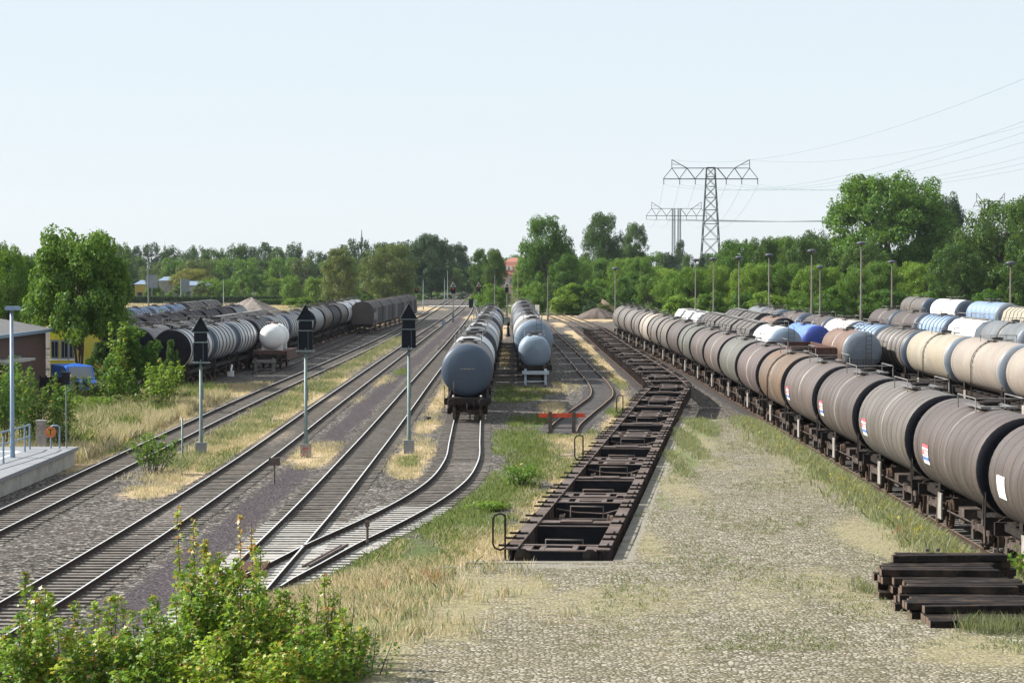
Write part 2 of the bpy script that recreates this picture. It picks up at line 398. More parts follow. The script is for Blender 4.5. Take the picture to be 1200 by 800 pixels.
M['g_rust'] = leafmat('rusty_seed_heads', [(.26, .12, .06), (.33, .18, .09), (.25, .17, .09)], .3, .02)

# ------------------------------------------------------------------ track alignments (x of the centre line at distance y)
def interp(pts):
    ys = np.array([p[1] for p in pts], float); xs = np.array([p[0] for p in pts], float)
    # monotone-ish cubic (finite difference tangents)
    d = np.gradient(xs, ys) if len(xs) > 2 else np.full(len(xs), (xs[-1]-xs[0])/(ys[-1]-ys[0]))
    def f(y):
        y = np.asarray(y, float); i = np.clip(np.searchsorted(ys, y) - 1, 0, len(ys) - 2)
        h = ys[i+1] - ys[i]; t = (y - ys[i]) / h
        tt = np.clip(t, 0, 1)
        h00 = 2*tt**3 - 3*tt**2 + 1; h10 = tt**3 - 2*tt**2 + tt; h01 = -2*tt**3 + 3*tt**2; h11 = tt**3 - tt**2
        r = h00*xs[i] + h10*h*d[i] + h01*xs[i+1] + h11*h*d[i+1]
        r = r + np.where(t > 1, (t-1)*h*d[i+1], 0) + np.where(t < 0, t*h*d[i], 0)
        return r
    return f
TR = {
 'A': interp([(-17.5,40),(-17.3,80),(-17.2,150),(-16.3,230),(-15.8,335),(-16.6,430),(-17.2,540),(-18.7,800),(-22,1060),(-34,1500)]),
 'B': interp([(-13.3,40),(-12.5,53),(-11.95,71.5),(-11.65,95),(-11.65,150),(-11.65,300),(-11.65,520),(-13.2,700),(-15,830),(-18,1060),(-30,1500)]),
 'C': interp([(-7.9,40),(-7.4,52),(-7.2,66),(-7.03,80),(-6.9,110),(-6.9,180),(-6.9,300),(-7.4,450),(-9.2,600),(-12.6,720)]),
 'D': interp([(-7.15,57),(-6.85,63.3),(-6.3,67),(-5.6,71.8),(-4.37,79),(-3.37,86),(-2.6,94),(-2.25,104),(-2.35,116),(-2.5,130),(-2.5,200),(-2.5,300),(-3.2,360),(-5.2,430),(-6.9,500)]),
 'E': interp([(1.75,160),(1.7,200),(1.5,260),(1.35,330),(0.8,390),(-1.2,470)]),
 'F': interp([(2.60,122),(2.80,126),(3.9,137.5),(5.2,149.5),(5.95,157),(6.3,164),(6.45,176),(6.3,196),(5.97,238),(5.35,300),(4.9,347),(4.3,400),(2.5,470)]),
 'G': interp([(1.10,60),(3.9,88),(6.9,118),(9.05,139.5),(9.85,147),(10.15,154),(10.2,165),(10.2,220),(10.2,300),(10.0,345),(9.0,400),(6.5,470)]),
 'H': interp([(15.1,30),(15.0,100),(14.95,200),(14.2,265),(13.3,330),(11.0,420),(9.5,470)]),
 'K': interp([(20,60),(20,200),(19.7,300),(18,420)]),
 'M': interp([(24.6,60),(24.6,200),(24.3,300),(23,420)]),
 'J': interp([(28.4,60),(28.4,200),(28.4,300),(28,420)]),
 'N': interp([(40,120),(40,200),(40,320)]),
 'O': interp([(58,200),(58,300),(58,420)]),
 'A2': interp([(-20.8,190),(-20.3,230),(-20.0,270),(-20.0,316),(-18.3,400),(-17.4,470)]),
 'L1': interp([(-24.6,160),(-23.6,200),(-23.0,240),(-22.8,300),(-22.8,360),(-20.6,440)]),
 'L2': interp([(-27.6,160),(-27,200),(-26.5,260),(-26.3,360)]),
 'L3': interp([(-34.5,180),(-34,240),(-33.6,300),(-33.4,360)]),
 'L4': interp([(-43.6,250),(-42.5,300),(-42,360)]),
}
def heading(fx, y):
    d = float(fx(y + 1) - fx(y - 1)) / 2
    return -math.atan(d)

# ------------------------------------------------------------------ ground
PATCH = []   # (channel, x, y, rx, ry, strength)
def patch(ch, px, py, rx, ry, s=1.0, z=0.0):
    x, y = at(px, py, z); y1 = at(px, py - ry, z)[1]; y0 = at(px, py + ry, z)[1]
    PATCH.append((ch, x, (y0 + y1) / 2, rx * y / F, (y1 - y0) / 2, s))
DRY = [(150,505,75,28),(110,540,40,22),(215,478,60,14),(290,458,60,10),(340,452,60,7),(180,577,45,9),(245,556,60,18),(300,510,60,20),(335,487,50,16),(370,470,50,12),
       (420,447,40,9),(260,530,40,20),(370,535,38,16),(480,535,32,22),(478,556,20,7),(515,470,11,30),(500,500,15,10),(655,380,10,4),(672,392,11,8),(690,408,12,10),(708,428,12,11),(722,447,14,9),
       (665,560,25,40),(640,600,40,30),(600,640,60,25),(540,650,60,30),(480,670,60,35),(690,530,20,25),(640,455,40,8),(650,480,18,10),(725,470,20,18),
       (470,372,25,5),(440,380,20,3),(500,362,30,3),(600,366,40,4),(640,371,60,3),(350,362,180,6),(760,368,60,4),(700,374,60,4),(560,372,25,4),(590,385,8,14),(590,420,8,14),(735,505,30,18),(670,515,40,8)]
GRN = [(605,520,45,16),(640,545,45,18),(590,575,50,25),(545,610,60,25),(490,650,60,25),(660,508,40,6),(620,495,30,8),(380,455,45,6),(330,478,22,10),(300,500,30,12),(260,540,20,14),(480,542,14,6),
       (600,462,45,10),(718,450,16,6),(640,366,60,4),(700,362,60,5),(560,340,40,6),(620,355,60,4),(150,520,60,14),(200,470,50,10),(430,700,60,40),(120,480,60,14),(725,485,14,6),(400,700,90,50),(470,436,8,5)]
for p in DRY: patch(0, *p)
for p in GRN: patch(1, *p)
def masks(x, y, noise_amp=.25):
    m = np.zeros((len(x), 3))
    wob = .5*np.sin(x*1.9 + 1.3*np.sin(y*.31)) + .5*np.sin(y*.23 + 2.1*np.sin(x*.7))
    for ch, cx, cy, rx, ry, s in PATCH:
        d = np.sqrt(((x-cx)/rx)**2 + ((y-cy)/ry)**2) + noise_amp*wob
        m[:, ch] = np.maximum(m[:, ch], np.clip((1.25 - d) * 1.15, 0, 1) * s)
    # cinder strip between B and C
    xb = TR['B'](y); xc = TR['C'](y)
    mid = (xb + xc) / 2 + .05
    wc = np.where(y < 500, 1.0, 0)
    m[:, 2] = np.clip((0.95 + .12*wob - np.abs(x - mid)) * 2.2, 0, 1) * wc
    # dry grass strip between A and B
    xa = TR['A'](y); mid = (xa + xb) / 2 - .2
    s = np.clip((.8 + .8*wob - np.abs(x - mid)) * 1.2, 0, 1) * ((y > 95) & (y < 290))
    m[:, 0] = np.maximum(m[:, 0], s * .9)
    # meadow and fields beyond the yard
    far = np.clip((np.abs(x + 0) - 70) / 10, 0, 1)
    far = np.maximum(far, np.clip((y - 455) / 25, 0, 1) * (1 - np.clip((14 - np.abs(x + 14)) / 6, 0, 1)))
    far = np.maximum(far, np.clip((-46 - x) / 6, 0, 1) * (y > 340))
    left = np.clip((x + 47) / -4, 0, 1) * np.clip((y - 330) / 20, 0, 1)
    m[:, 0] = np.maximum(m[:, 0], np.maximum(left, far) * np.where((x < -20) & (y < 640), 1, .35))
    m[:, 1] = np.maximum(m[:, 1], far * np.where((x < -20) & (y < 640), .25, .85))
    lb = np.clip((-19.4 - x) / 1.0, 0, 1) * (y < 178); m[:, 1] = np.maximum(m[:, 1], lb * .7 * np.clip((-23 - x) / 2, 0, 1)); m[:, 0] = np.maximum(m[:, 0], lb * .95)
    rr = ((x > 33) & (x < 37)) | ((x > 43) & (x < 54)) | (x > 61)
    m[:, 0] = np.maximum(m[:, 0], rr * .6); m[:, 1] = np.maximum(m[:, 1], rr * .4)
    return m
def axis(lo, hi, step, far, g=1.12):
    a = list(np.arange(lo, hi + 1e-6, step)); s = step; v = a[-1]
    while v < far[1]: s *= g; v += s; a.append(v)
    s = step; v = a[0]
    while v > far[0]: s *= g; v -= s; a.insert(0, v)
    return np.array(a)
def grid_obj(name, xs, ys, zf, mf, mat):
    X, Y = np.meshgrid(xs, ys); x = X.ravel(); y = Y.ravel(); z = zf(x, y)
    nx, ny = len(xs), len(ys)
    i = np.arange((ny-1)*(nx-1)); r = i // (nx-1); c = i % (nx-1); a = r*nx + c
    faces = np.stack([a, a+1, a+nx+1, a+nx], 1)
    me = bpy.data.meshes.new(name)
    me.vertices.add(len(x)); me.vertices.foreach_set('co', np.stack([x, y, z], 1).ravel().astype(np.float32))
    me.loops.add(faces.size); me.loops.foreach_set('vertex_index', faces.ravel().astype(np.int32))
    me.polygons.add(len(faces)); me.polygons.foreach_set('loop_start', (np.arange(len(faces))*4).astype(np.int32))
    me.polygons.foreach_set('loop_total', np.full(len(faces), 4, np.int32))
    me.update(calc_edges=True); me.validate()
    at_ = me.attributes.new('mask', 'FLOAT_COLOR', 'POINT')
    m = mf(x, y); at_.data.foreach_set('color', np.concatenate([m, np.ones((len(x), 1))], 1).ravel().astype(np.float32))
    me.materials.append(mat)
    o = bpy.data.objects.new(name, me); C.objects.link(o); return o
def gz(x, y):
    z = np.zeros_like(x)
    # ballast shoulders: slightly lower between the tracks
    z -= .05 * (1 - np.exp(-((x + 9.4)/1.0)**2)) * 0
    emb = np.clip((y - 62) / -6, 0, 1) * 0
    z += np.clip((np.hypot(x, y) - 2500) / 3000, 0, 1) * 6
    z += .03*np.sin(x*.9)*np.sin(y*.17)
    # soil under the shrubs left of the ramp rises to it
    return z - .02
g = grid_obj('ground', axis(-48, 34, .5, (-1200, 1200)), axis(38, 330, .8, (-40, 2000), 1.1), gz, masks, M['ground'])
tag(g, kind='structure')

# ------------------------------------------------------------------ loading ramp (raised cobbled yard)
RZ = 1.10
RL = lambda y: 2.64 + (y - 60.1) * .1                     # left edge beside the flat wagons
def ramp_mesh():
    ys = np.concatenate([np.arange(20, 60.0, .8), [60.1], np.arange(60.9, 118.2, .8)])
    n = 46
    verts = []; mk = []; faces = []
    for y in ys:
        xl = -2.3 if y < 60.05 else RL(y)
        prof = [(xl + (11.4 - xl) * t, RZ) for t in np.linspace(0, 1, n)]
        prof += [(12.0, .92), (12.7, .5), (13.35, .12), (13.6, -.05)]
        if y < 60.05: prof = [(-7.2, -.08), (-5.5, .35), (-3.8, .85), (-3.0, 1.05)] + prof
        else: prof = [(xl, -.3)] * 4 + prof
        for x, z in prof: verts.append((x, y, z + .015*math.sin(x*1.3)*math.sin(y*.5) * (z > 1)))
    nc = n + 8
    for r in range(len(ys) - 1):
        for c in range(nc - 1):
            a = r*nc + c
            faces.append((a, a+1, a+nc+1, a+nc))
    # far end wall
    last = (len(ys) - 1) * nc
    b = len(verts)
    for c in range(nc): x, y, z = verts[last + c]; verts.append((x, y, -.3))
    for c in range(nc - 1): faces.append((last+c, last+c+1, b+c+1, b+c))
    me = bpy.data.meshes.new('loading_ramp'); me.from_pydata(verts, [], faces)
    v = np.array(verts); x, y, z = v[:,0], v[:,1], v[:,2]
    m = np.zeros((len(x), 3))
    wob = .5*np.sin(x*1.7 + 1.3*np.sin(y*.4)) + .5*np.sin(y*.33 + 2.1*np.sin(x*.8))
    def ell(ch, px, py, rx, ry, s=1.0):
        cx, cy = at(px, py, RZ); y1 = at(px, py-ry, RZ)[1]; y0 = at(px, py+ry, RZ)[1]
        d = np.sqrt(((x-cx)/(rx*cy/F))**2 + ((y-(y0+y1)/2)/((y1-y0)/2))**2) + .3*wob
        m[:, ch] = np.maximum(m[:, ch], np.clip((1.1-d)*1.4, 0, 1)*s)
    for a in [(820,520,35,40,.5),(790,570,35,40,.45),(765,640,40,30,.5),(960,560,60,60,.3),(1050,640,60,40,.55),(700,705,200,30,.42),(900,560,30,20,.25),(620,690,60,20,.6),(520,720,70,60,.7),(900,700,80,40,.3),(1140,770,120,30,.5),(1000,700,50,50,.4),(780,760,70,30,.2)]: ell(0, *a)
    for a in [(910,500,40,12,.9),(950,530,40,22,.9),(1010,575,45,25,.9),(1060,610,50,25,.8),(820,500,25,25,.7),(800,535,18,25,.6),(780,590,14,20,.5),(440,740,60,60,1),(470,690,60,40,.8)]: ell(1, *a)
    m[:, 1] = np.maximum(m[:, 1], np.clip((x - 11.0) / .8, 0, 1) * .9)
    m[:, 0] = np.maximum(m[:, 0], np.clip((-1.5 - x) / 1.2, 0, 1) * .9)
    edge = ((x - np.where(y > 60.05, 2.64 + (y-60.1)*.1, -99)) < .42) & (y > 60.05)
    m[:, 2] = np.maximum(edge * .8, ((y > 58.6) & (y < 60.3) & (x < 3.1)) * .75)
    m[:, 2] *= (x < 11)
    at_ = me.attributes.new('mask', 'FLOAT_COLOR', 'POINT')
    at_.data.foreach_set('color', np.concatenate([m, np.ones((len(x), 1))], 1).ravel().astype(np.float32))
    me.materials.append(M['paving']); me.update()
    o = bpy.data.objects.new('loading_ramp', me); C.objects.link(o); return o
ro = ramp_mesh(); tag(ro, kind='structure')
mb = MB()
ys = [60.2 + i*2.9 for i in range(20)]
for a, bq in zip(ys[:-1], ys[1:]):
    xa, xb = RL(a), RL(bq - .03)
    mb.add([(xa-.05,a,-.2),(xa+.26,a,-.2),(xb+.26,bq-.03,-.2),(xb-.05,bq-.03,-.2),(xa-.05,a,RZ+.015),(xa+.26,a,RZ+.015),(xb+.26,bq-.03,RZ+.015),(xb-.05,bq-.03,RZ+.015)],
           [(0,3,2,1),(4,5,6,7),(0,1,5,4),(1,2,6,5),(2,3,7,6),(3,0,4,7)])
mb.box(-1.2, 2.62, 59.75, 60.15, -.2, RZ+.015)
tag(mb.build('ramp_kerb', simple('old_kerb_concrete', (.19,.172,.14), .95, 0, .4, 3.5, (.12,.105,.07))), kind='structure')
# crossing path far out
mb = MB(); mb.box(-20, 0, 556, 568, -.1, .1); tag(mb.build('crossing_path', M['conc']), kind='structure')

# ------------------------------------------------------------------ tracks
def rail_mesh(fx, off, y0, y1, top, name, parent, step=None):
    prof = [(-.07,.02),(-.07,.03),(-.012,.055),(-.012,.13),(-.036,.14),(-.026,.172),(.026,.172),(.036,.14),(.012,.13),(.012,.055),(.07,.03),(.07,.02)]
    ys = [y0]
    while ys[-1] < y1: ys.append(min(y1, ys[-1] + (1.6 if ys[-1] < 200 else 6 if ys[-1] < 500 else 15)))
    mb = MB(); vs = []
    for y in ys:
        x = float(fx(y)); h = heading(fx, y); c, s = math.cos(h), math.sin(h)
        for (a, z) in prof: vs.append((x + (a+off)*c, y + (a+off)*s, z))
    n = len(prof); b = 0
    mb.v = vs
    for i in range(len(ys) - 1):
        for k in range(n - 1):
            mb.f.append((i*n+k, i*n+k+1, (i+1)*n+k+1, (i+1)*n+k)); mb.m.append(1 if k == 5 else 0); mb.sm.append(False)
    mb.f.append(tuple(range(n))); mb.m.append(0); mb.sm.append(False)
    return mb.build(name, [M['railside'], top], parent)
def sleeper_mesh(w_, mat, hw=1.3):
    mb = MB(); mb.box(-hw, hw, -w_/2, w_/2, -.12, .022); me = mb.mesh('sleeper'); me.materials.append(mat)
    bm = bmesh.new(); bm.from_mesh(me); bmesh.ops.recalc_face_normals(bm, faces=bm.faces); bm.to_mesh(me); bm.free(); return me
SM = {'slp': sleeper_mesh(.26, M['slp']), 'slpdark': sleeper_mesh(.25, M['slpdark']), 'slpnew': sleeper_mesh(.27, M['slpnew'], 1.38)}
def track(key, y0, y1, label, top='railtop', sl='slp', n_ind=0, far=None, skip=None, newto=0):
    fx = TR[key]
    r = empty('railway_track', (0, 0, 0)); tag(r, label, 'railway track', 'railway tracks of the yard')
    for s in (-.75, .75): rail_mesh(fx, s, y0, y1, M[top], 'rail', r)
    y = y0 + .2; k = 0; rest = MB()
    far = far or min(y1, 360)
    while y < far:
        x = float(fx(y)); h = heading(fx, y)
        if skip and skip(y): y += .63; continue
        mk = 'slpnew' if y < newto else sl
        if k < n_ind:
            o = bpy.data.objects.new('sleeper', SM[mk]); C.objects.link(o); o.parent = r
            o.location = (x + rnd.uniform(-.03, .03), y, rnd.uniform(-.012, .006)); o.rotation_euler = (0, 0, h + rnd.uniform(-.01, .01))
        else:
            rest.obox((x, y, -.05), 2.6, .26, .14, h)
        k += 1; y += .63 if y < 250 else 1.26
    if rest.v: tag(rest.build('sleeper', M[sl], r), kind='stuff')
    return r
LN = 'nonexistent'
track('A', 42, 1400, 'leftmost running line, beside the station platform', n_ind=98)
track('B', 42, 1400, 'shiny through line between the dry grass strip and the dark cinder path', n_ind=98)
tc = track('C', 42, 715, 'through line just right of the dark cinder path, with a switch near the camera', n_ind=98, newto=79.5)
td = track('D', 62.5, 500, 'siding curving out of the switch to the middle tank train', n_ind=98, newto=85, skip=lambda y: y < 71)
track('E', 172, 470, 'siding under the short tank train with the pale blue end', 'railtoprust', 'slpdark', 60)
track('F', 122.5, 470, 'bent siding ending at the red buffer beam', 'railtoprust', 'slpdark', 98)
track('G', 61, 470, 'siding under the row of empty flat wagons', 'railtoprust', 'slpdark', 0)
track('H', 30, 470, 'siding under the long weathered tank train beside the cobbled yard', 'railtoprust', 'slpdark', 0)
track('K', 60, 400, 'siding behind the long tank train, under the red open wagon', 'railtoprust', 'slpdark', 0)
track('M', 60, 400, 'siding under the rusty tank and the blue tank', 'railtoprust', 'slpdark', 0)
track('J', 60, 400, 'siding under the beige tank wagons at the right', 'railtoprust', 'slpdark', 0)
track('N', 120, 320, 'siding under the white faceted tank at the right', 'railtoprust', 'slpdark', 0)
track('O', 200, 400, 'outermost siding at the right, in front of the trees', 'railtoprust', 'slpdark', 0)
track('A2', 194, 470, 'siding ending at the buffer stop under the white tank', 'railtoprust', 'slpdark', 40)
track('L1', 160, 440, 'siding under the left train of silver ribbed tanks', 'railtoprust', 'slpdark', 0)
track('L2', 160, 360, 'siding under the long grey roofed wagon at the left', 'railtoprust', 'slpdark', 0)
track('L3', 198, 360, 'siding under the brown ribbed tanks at the left', 'railtoprust', 'slpdark', 0)
track('L4', 250, 360, 'outermost siding at the left, under the blue grey tanks', 'railtoprust', 'slpdark', 0)
# long switch timbers where D leaves C, and the switch's check rails, frog and cover
for i in range(14):
    y = 62.2 + i*.62
    x0 = float(TR['C'](y)) - 1.35; x1 = float(TR['D'](y)) + 1.35
    mb = MB(); mb.box(x0, x1, y-.135, y+.135, -.12, .026)
    o = mb.build('sleeper', M['slpnew'], td)
for i in range(16):
    y = 71.0 + i*.62
    if i % 1 == 0 and y < 74:
        mb = MB(); mb.box(float(TR['C'](y))+1.2, float(TR['D'](y))+1.4, y-.13, y+.13, -.12, .024); mb.build('sleeper', M['slpnew'], td)
mb = MB(); mb.tube([(-5.80,67.0,.12),(-5.08,72.2,.12)], .055, 4); mb.tube([(-5.98,66.9,.12),(-5.25,71.9,.12)], .05, 4)
mb.build('check_rail', M['rustdark'], td)
mb = MB()
for q in range(7): mb.obox((-7.35, 65.6+q*.3, .12), .75, .2, .14, .06)
mb.obox((-8.0, 64.2, .10), .7, 1.6, .12, .1)
mb.build('switch_cover', M['gond'], tc)
# fix-up of small track things
def small(name, mb, mat, label, cat, group=None):
    return tag(mb.build(name, mat), label, cat, group)

# ------------------------------------------------------------------ wagons
def bogie_mb(kind='y25'):
    mb = MB()
    for s in (-1, 1):
        x = s * 1.02
        mb.add([(x-.06,-1.25,.42),(x-.06,-.45,.62),(x-.06,.45,.62),(x-.06,1.25,.42),(x-.06,1.25,.66),(x-.06,.5,.82),(x-.06,-.5,.82),(x-.06,-1.25,.66)] +
               [(x+.06,-1.25,.42),(x+.06,-.45,.62),(x+.06,.45,.62),(x+.06,1.25,.42),(x+.06,1.25,.66),(x+.06,.5,.82),(x+.06,-.5,.82),(x+.06,-1.25,.66)],
               [(0,1,2,3,4,5,6,7),(8,15,14,13,12,11,10,9)] + [(i,(i+1)%8,8+(i+1)%8,8+i) for i in range(8)])
        for yy in (-.9, .9):
            mb.box(x-.12, x+.12, yy-.17, yy+.17, .30, .62)
            mb.tube([(x, yy-.25, .62), (x, yy-.25, .86)], .09, 6); mb.tube([(x, yy+.25, .62), (x, yy+.25, .86)], .09, 6)
    mb.box(-1.0, 1.0, -.2, .2, .55, .9)
    return mb
def wheelset(parent, y):
    mb = MB()
    for s in (-1, 1):
        x = s * .75
        mb.lathe([(-.07, .0, 0), (-.07, .46, 0), (.07, .46, 0), (.07, .0, 0)], 'X', 16, None, (x, y, .46), smooth=False)
        mb.lathe([(-.02, .47, 0), (-.02, .49, 0), (.02, .49, 0), (.02, .47, 0)], 'X', 16, None, (x - s*.08, y, .46), smooth=False)
    mb.tube([(-.95, y, .46), (.95, y, .46)], .08, 6)
    return mb.build('wheelset', M['wheel'], parent)
def add_bogies(root, L, inset, mat='grime_shade'):
    for s in (-1, 1):
        b_ = bogie_mb().build('bogie', M[mat], root); b_.location = (0, s*(L/2 - inset), 0)
        for q in (-.9, .9): wheelset(b_, q)
def add_buffers(root, L, mat='grime_shade'):
    for s in (-1, 1):
        for x in (-.875, .875):
            mb = MB(); e = s * (L/2 - .62)
            mb.lathe([(0,.0,0),(0,.11,0),(.42,.11,0),(.42,.075,0),(.56,.075,0),(.56,.23,0),(.61,.20,0),(.62,.0,0)], 'Y', 12, None, (0,0,0), smooth=False)
            o = mb.build('buffer', M[mat], root); o.location = (x, e, 1.05); o.rotation_euler = (0, 0, 0 if s > 0 else math.pi)
        mb = MB(); mb.tube([(0, s*(L/2-.62), 1.0), (0, s*(L/2-.35), .95), (0, s*(L/2-.3), .6)], .05, 5)
        mb.build('coupling_hook', M[mat], root)
def underframe(root, L, mat='grime_shade', w_=1.1):
    mb = MB(); h = L/2 - .62
    for s in (-1, 1):
        mb.box(s*w_-.06, s*w_+.06, -h, h, .98, 1.22); mb.box(s*.4-.05, s*.4+.05, -h, h, .98, 1.2)
    for s in (-1, 1):
        mb.box(-1.3, 1.3, s*h-.12, s*h+.0, .88, 1.26)
        mb.box(-.9, .9, s*(h-.55)-.5, s*(h-.55)+.5, 1.225, 1.26)
    for k in np.linspace(-h+1, h-1, 7): mb.box(-w_, w_, k-.08, k+.08, 1.0, 1.18)
    return mb.build('underframe', M[mat], root)
def brake_gear(root, L, mat='grime_shade'):
    mb = MB()
    mb.lathe([(-.7,.0,0),(-.7,.2,0),(.7,.2,0),(.7,.0,0)], 'Y', 10, None, (.45, -.6, .72))
    mb.box(-.9, -.35, -.4, .5, .5, .95); mb.box(.7, 1.05, 1.0, 1.5, .55, .95)
    mb.tube([(-1.05,-L*.2,.75),(-1.05,L*.2,.7)], .03, 4); mb.tube([(1.05,-L*.2,.7),(1.05,L*.2,.75)], .03, 4)
    mb.tube([(-1.0, 1.3, .98), (-1.0, 1.3, .45), (-1.0, 1.9, .45), (-1.0, 1.9, .98)], .03, 4)
    return mb.build('brake_gear', M[mat], root)
def end_rail(root, x, y, top=1.95, mat='grime_shade'):
    mb = MB(); mb.tube([(x, y, .95), (x, y, top), (x, y+.28, top), (x, y+.28, .95)], .022, 5)
    mb.tube([(x, y, .45), (x, y, .95)], .02, 5); mb.box(x-.12, x+.12, y-.02, y+.3, .42, .46)
    return mb.build('grab_rail', M[mat], root)
def text_mesh(txt, size, mat):
    cu = bpy.data.curves.new('lettering', 'FONT'); cu.body = txt; cu.size = size; cu.align_x = 'CENTER'; cu.align_y = 'CENTER'; cu.extrude = .002
    o = bpy.data.objects.new('lettering', cu); C.objects.link(o)
    dg = bpy.context.evaluated_depsgraph_get(); me = bpy.data.meshes.new_from_object(o.evaluated_get(dg))
    bpy.data.objects.remove(o); bpy.data.curves.remove(cu); me.materials.clear(); me.materials.append(mat); me.name = 'lettering'
    return me

def tank(style, L, R_, body, ends, z=None, sx=1.0, sz=1.0, seams=9, walk=True, ladder='mid', plate=True, board=None, bog=True, end_gap=.75, rings=None, name='tank_wagon', thin=.02, pale_band=False, dome=True, flat=False, frameless=False):
    root = empty(name)
    z = z if z is not None else 1.32 + R_*sz
    h = L/2 - end_gap
    ed = [(0, .02), (.02, .35), (.10, .72), (.22, .93), (.36, 1)] if not flat else [(0, .02), (.02, .5), (.05, .85), (.09, .965), (.15, 1)]
    prof = [(-h+a, R_*b, 2) for a, b in ed[:-1]] + [(-h+ed[-1][0], R_, 0)]
    if seams:
        p = list(np.linspace(-h+.9, h-.9, seams))
        for q in p:
            if style == 'rib':   prof += [(q-.045, R_, 1), (q-.045, R_+.06, 1), (q+.045, R_+.06, 1), (q+.045, R_, 0)]
            elif style == 'pale': prof += [(q-.03, R_, 1), (q-.03, R_+.025, 1), (q+.03, R_+.025, 1), (q+.03, R_, 0)]
            else:                prof += [(q-thin, R_, 1), (q+thin, R_, 0)]
    prof += [(h-a, R_*b, 2) for a, b in ed[::-1]]
    mb = MB(); mb.lathe(prof, 'Y', 40, None, (0, 0, z), sx, sz)
    mats = [M[body], M['seam'] if style not in ('rib', 'pale') else M['ribdark'] if style == 'rib' else M['t_pink'], M[ends]]
    t = mb.build('tank_shell', mats, root, fix=True)
    top = z + R_*sz
    if dome:
        mb = MB(); mb.lathe([(-.12,.30,0),(.10,.30,0),(.10,.36,0),(.16,.36,0),(.20,.12,0),(.20,.0,0)], 'Z', 14, None, (0, .3, top), smooth=False)
        mb.lathe([(-.1,.09,0),(.16,.09,0),(.16,.0,0)], 'Z', 8, None, (.1, 1.1, top), smooth=False)
        mb.build('manhole', M['grime_shade'], t)
    if walk:
        mb = MB()
        for xx in (-.42, .42): mb.box(xx-.16, xx+.16, -1.3, 1.5, top+.02, top+.06)
        mb.box(-.58, .58, -1.3, -1.0, top+.062, top+.09)
        wk = mb.build('walkway', M['walk'], root)
        mb = MB()
        for s in (-1, 1):
            mb.tube([(s*.75,-1.35,top-.1),(s*.75,-1.35,top+.34),(s*.75,1.5,top+.34),(s*.75,1.5,top-.1)], .022, 5)
        mb.tube([(-.75,-1.35,top+.34),(.75,-1.35,top+.34)], .022, 5)
        mb.build('railing', M['walk'], wk)
    if ladder:
        mb = MB()
        yy = .0 if ladder == 'mid' else -h + .1
        for s in ((-1, 1) if ladder == 'mid' else (1,)):
            if ladder == 'mid':
                for q in (-.2, .2):
                    pts = [(s*(R_*sx*math.cos(a)+.10), q, z + R_*sz*math.sin(a)) for a in np.linspace(-.1, 1.35, 7)]
                    mb.tube([(s*(R_*sx*.98+.1), q, 1.0)] + pts, .022, 4)
                for a in np.linspace(0, 1.3, 7): mb.tube([(s*(R_*sx*math.cos(a)+.10), -.2, z+R_*sz*math.sin(a)), (s*(R_*sx*math.cos(a)+.10), .2, z+R_*sz*math.sin(a))], .016, 4)
            else:
                for q in (.2, .6): mb.tube([(q, yy-.3, 1.2), (q, yy-.3, top+.05), (q, yy+.6, top+.12)], .022, 4)
                for zz in np.arange(1.4, top, .3): mb.tube([(.2, yy-.3, zz), (.6, yy-.3, zz)], .016, 4)
        mb.build('ladder', M['grime_shade'], root)
    for s in (-1, 1):
        mb = MB(); mb.box(-.95, .95, s*(h-1.8)-.2, s*(h-1.8)+.2, 1.2, z - R_*sz*.72); mb.build('saddle', M['grime_shade'], root)
    if frameless:
        mb = MB()
        for s in (-1, 1):
            mb.box(-1.3, 1.3, s*(L/2-.68)-.08, s*(L/2-.68)+.08, .86, 1.24); mb.box(-.95, .95, s*(L/2-1.3)-.55, s*(L/2-1.3)+.55, 1.20, 1.26)
            for x in (-.95, .95): mb.box(x-.08, x+.08, min(s*(L/2-.7), s*(L/2-3.1)), max(s*(L/2-.7), s*(L/2-3.1)), 1.0, 1.2)
        mb.box(-.14, .14, -L/2+.7, L/2-.7, .92, 1.08)
        mb.build('underframe', M['grime_shade'], root)
    else: underframe(root, L)
    add_buffers(root, L)
    if bog: add_bogies(root, L, 2.4, 'dusty' if frameless else 'grime_shade')
    else:
        for q in (-L*.28, L*.28): wheelset(root, q)
    brake_gear(root, L, 'dusty' if frameless else 'grime_shade')
    end_rail(root, -1.28, -L/2 + .65); end_rail(root, 1.28, L/2 - .95)
    if plate:
        mb = MB(); mb.box(-1.26, -1.21, L/2-4.6, L/2-4.0, .42, 1.25); mb.build('side_plate', M['plate'], root)
        
    if pale_band:
        mb = MB(); mb.lathe([(-.10,R_+.004,0),(-.10,R_+.016,0),(.10,R_+.016,0),(.10,R_+.004,0)], 'Y', 40, None, (0, -.9, z), sx, sz)
        mb.build('pale_band', M['plate'], t)
    return root, z

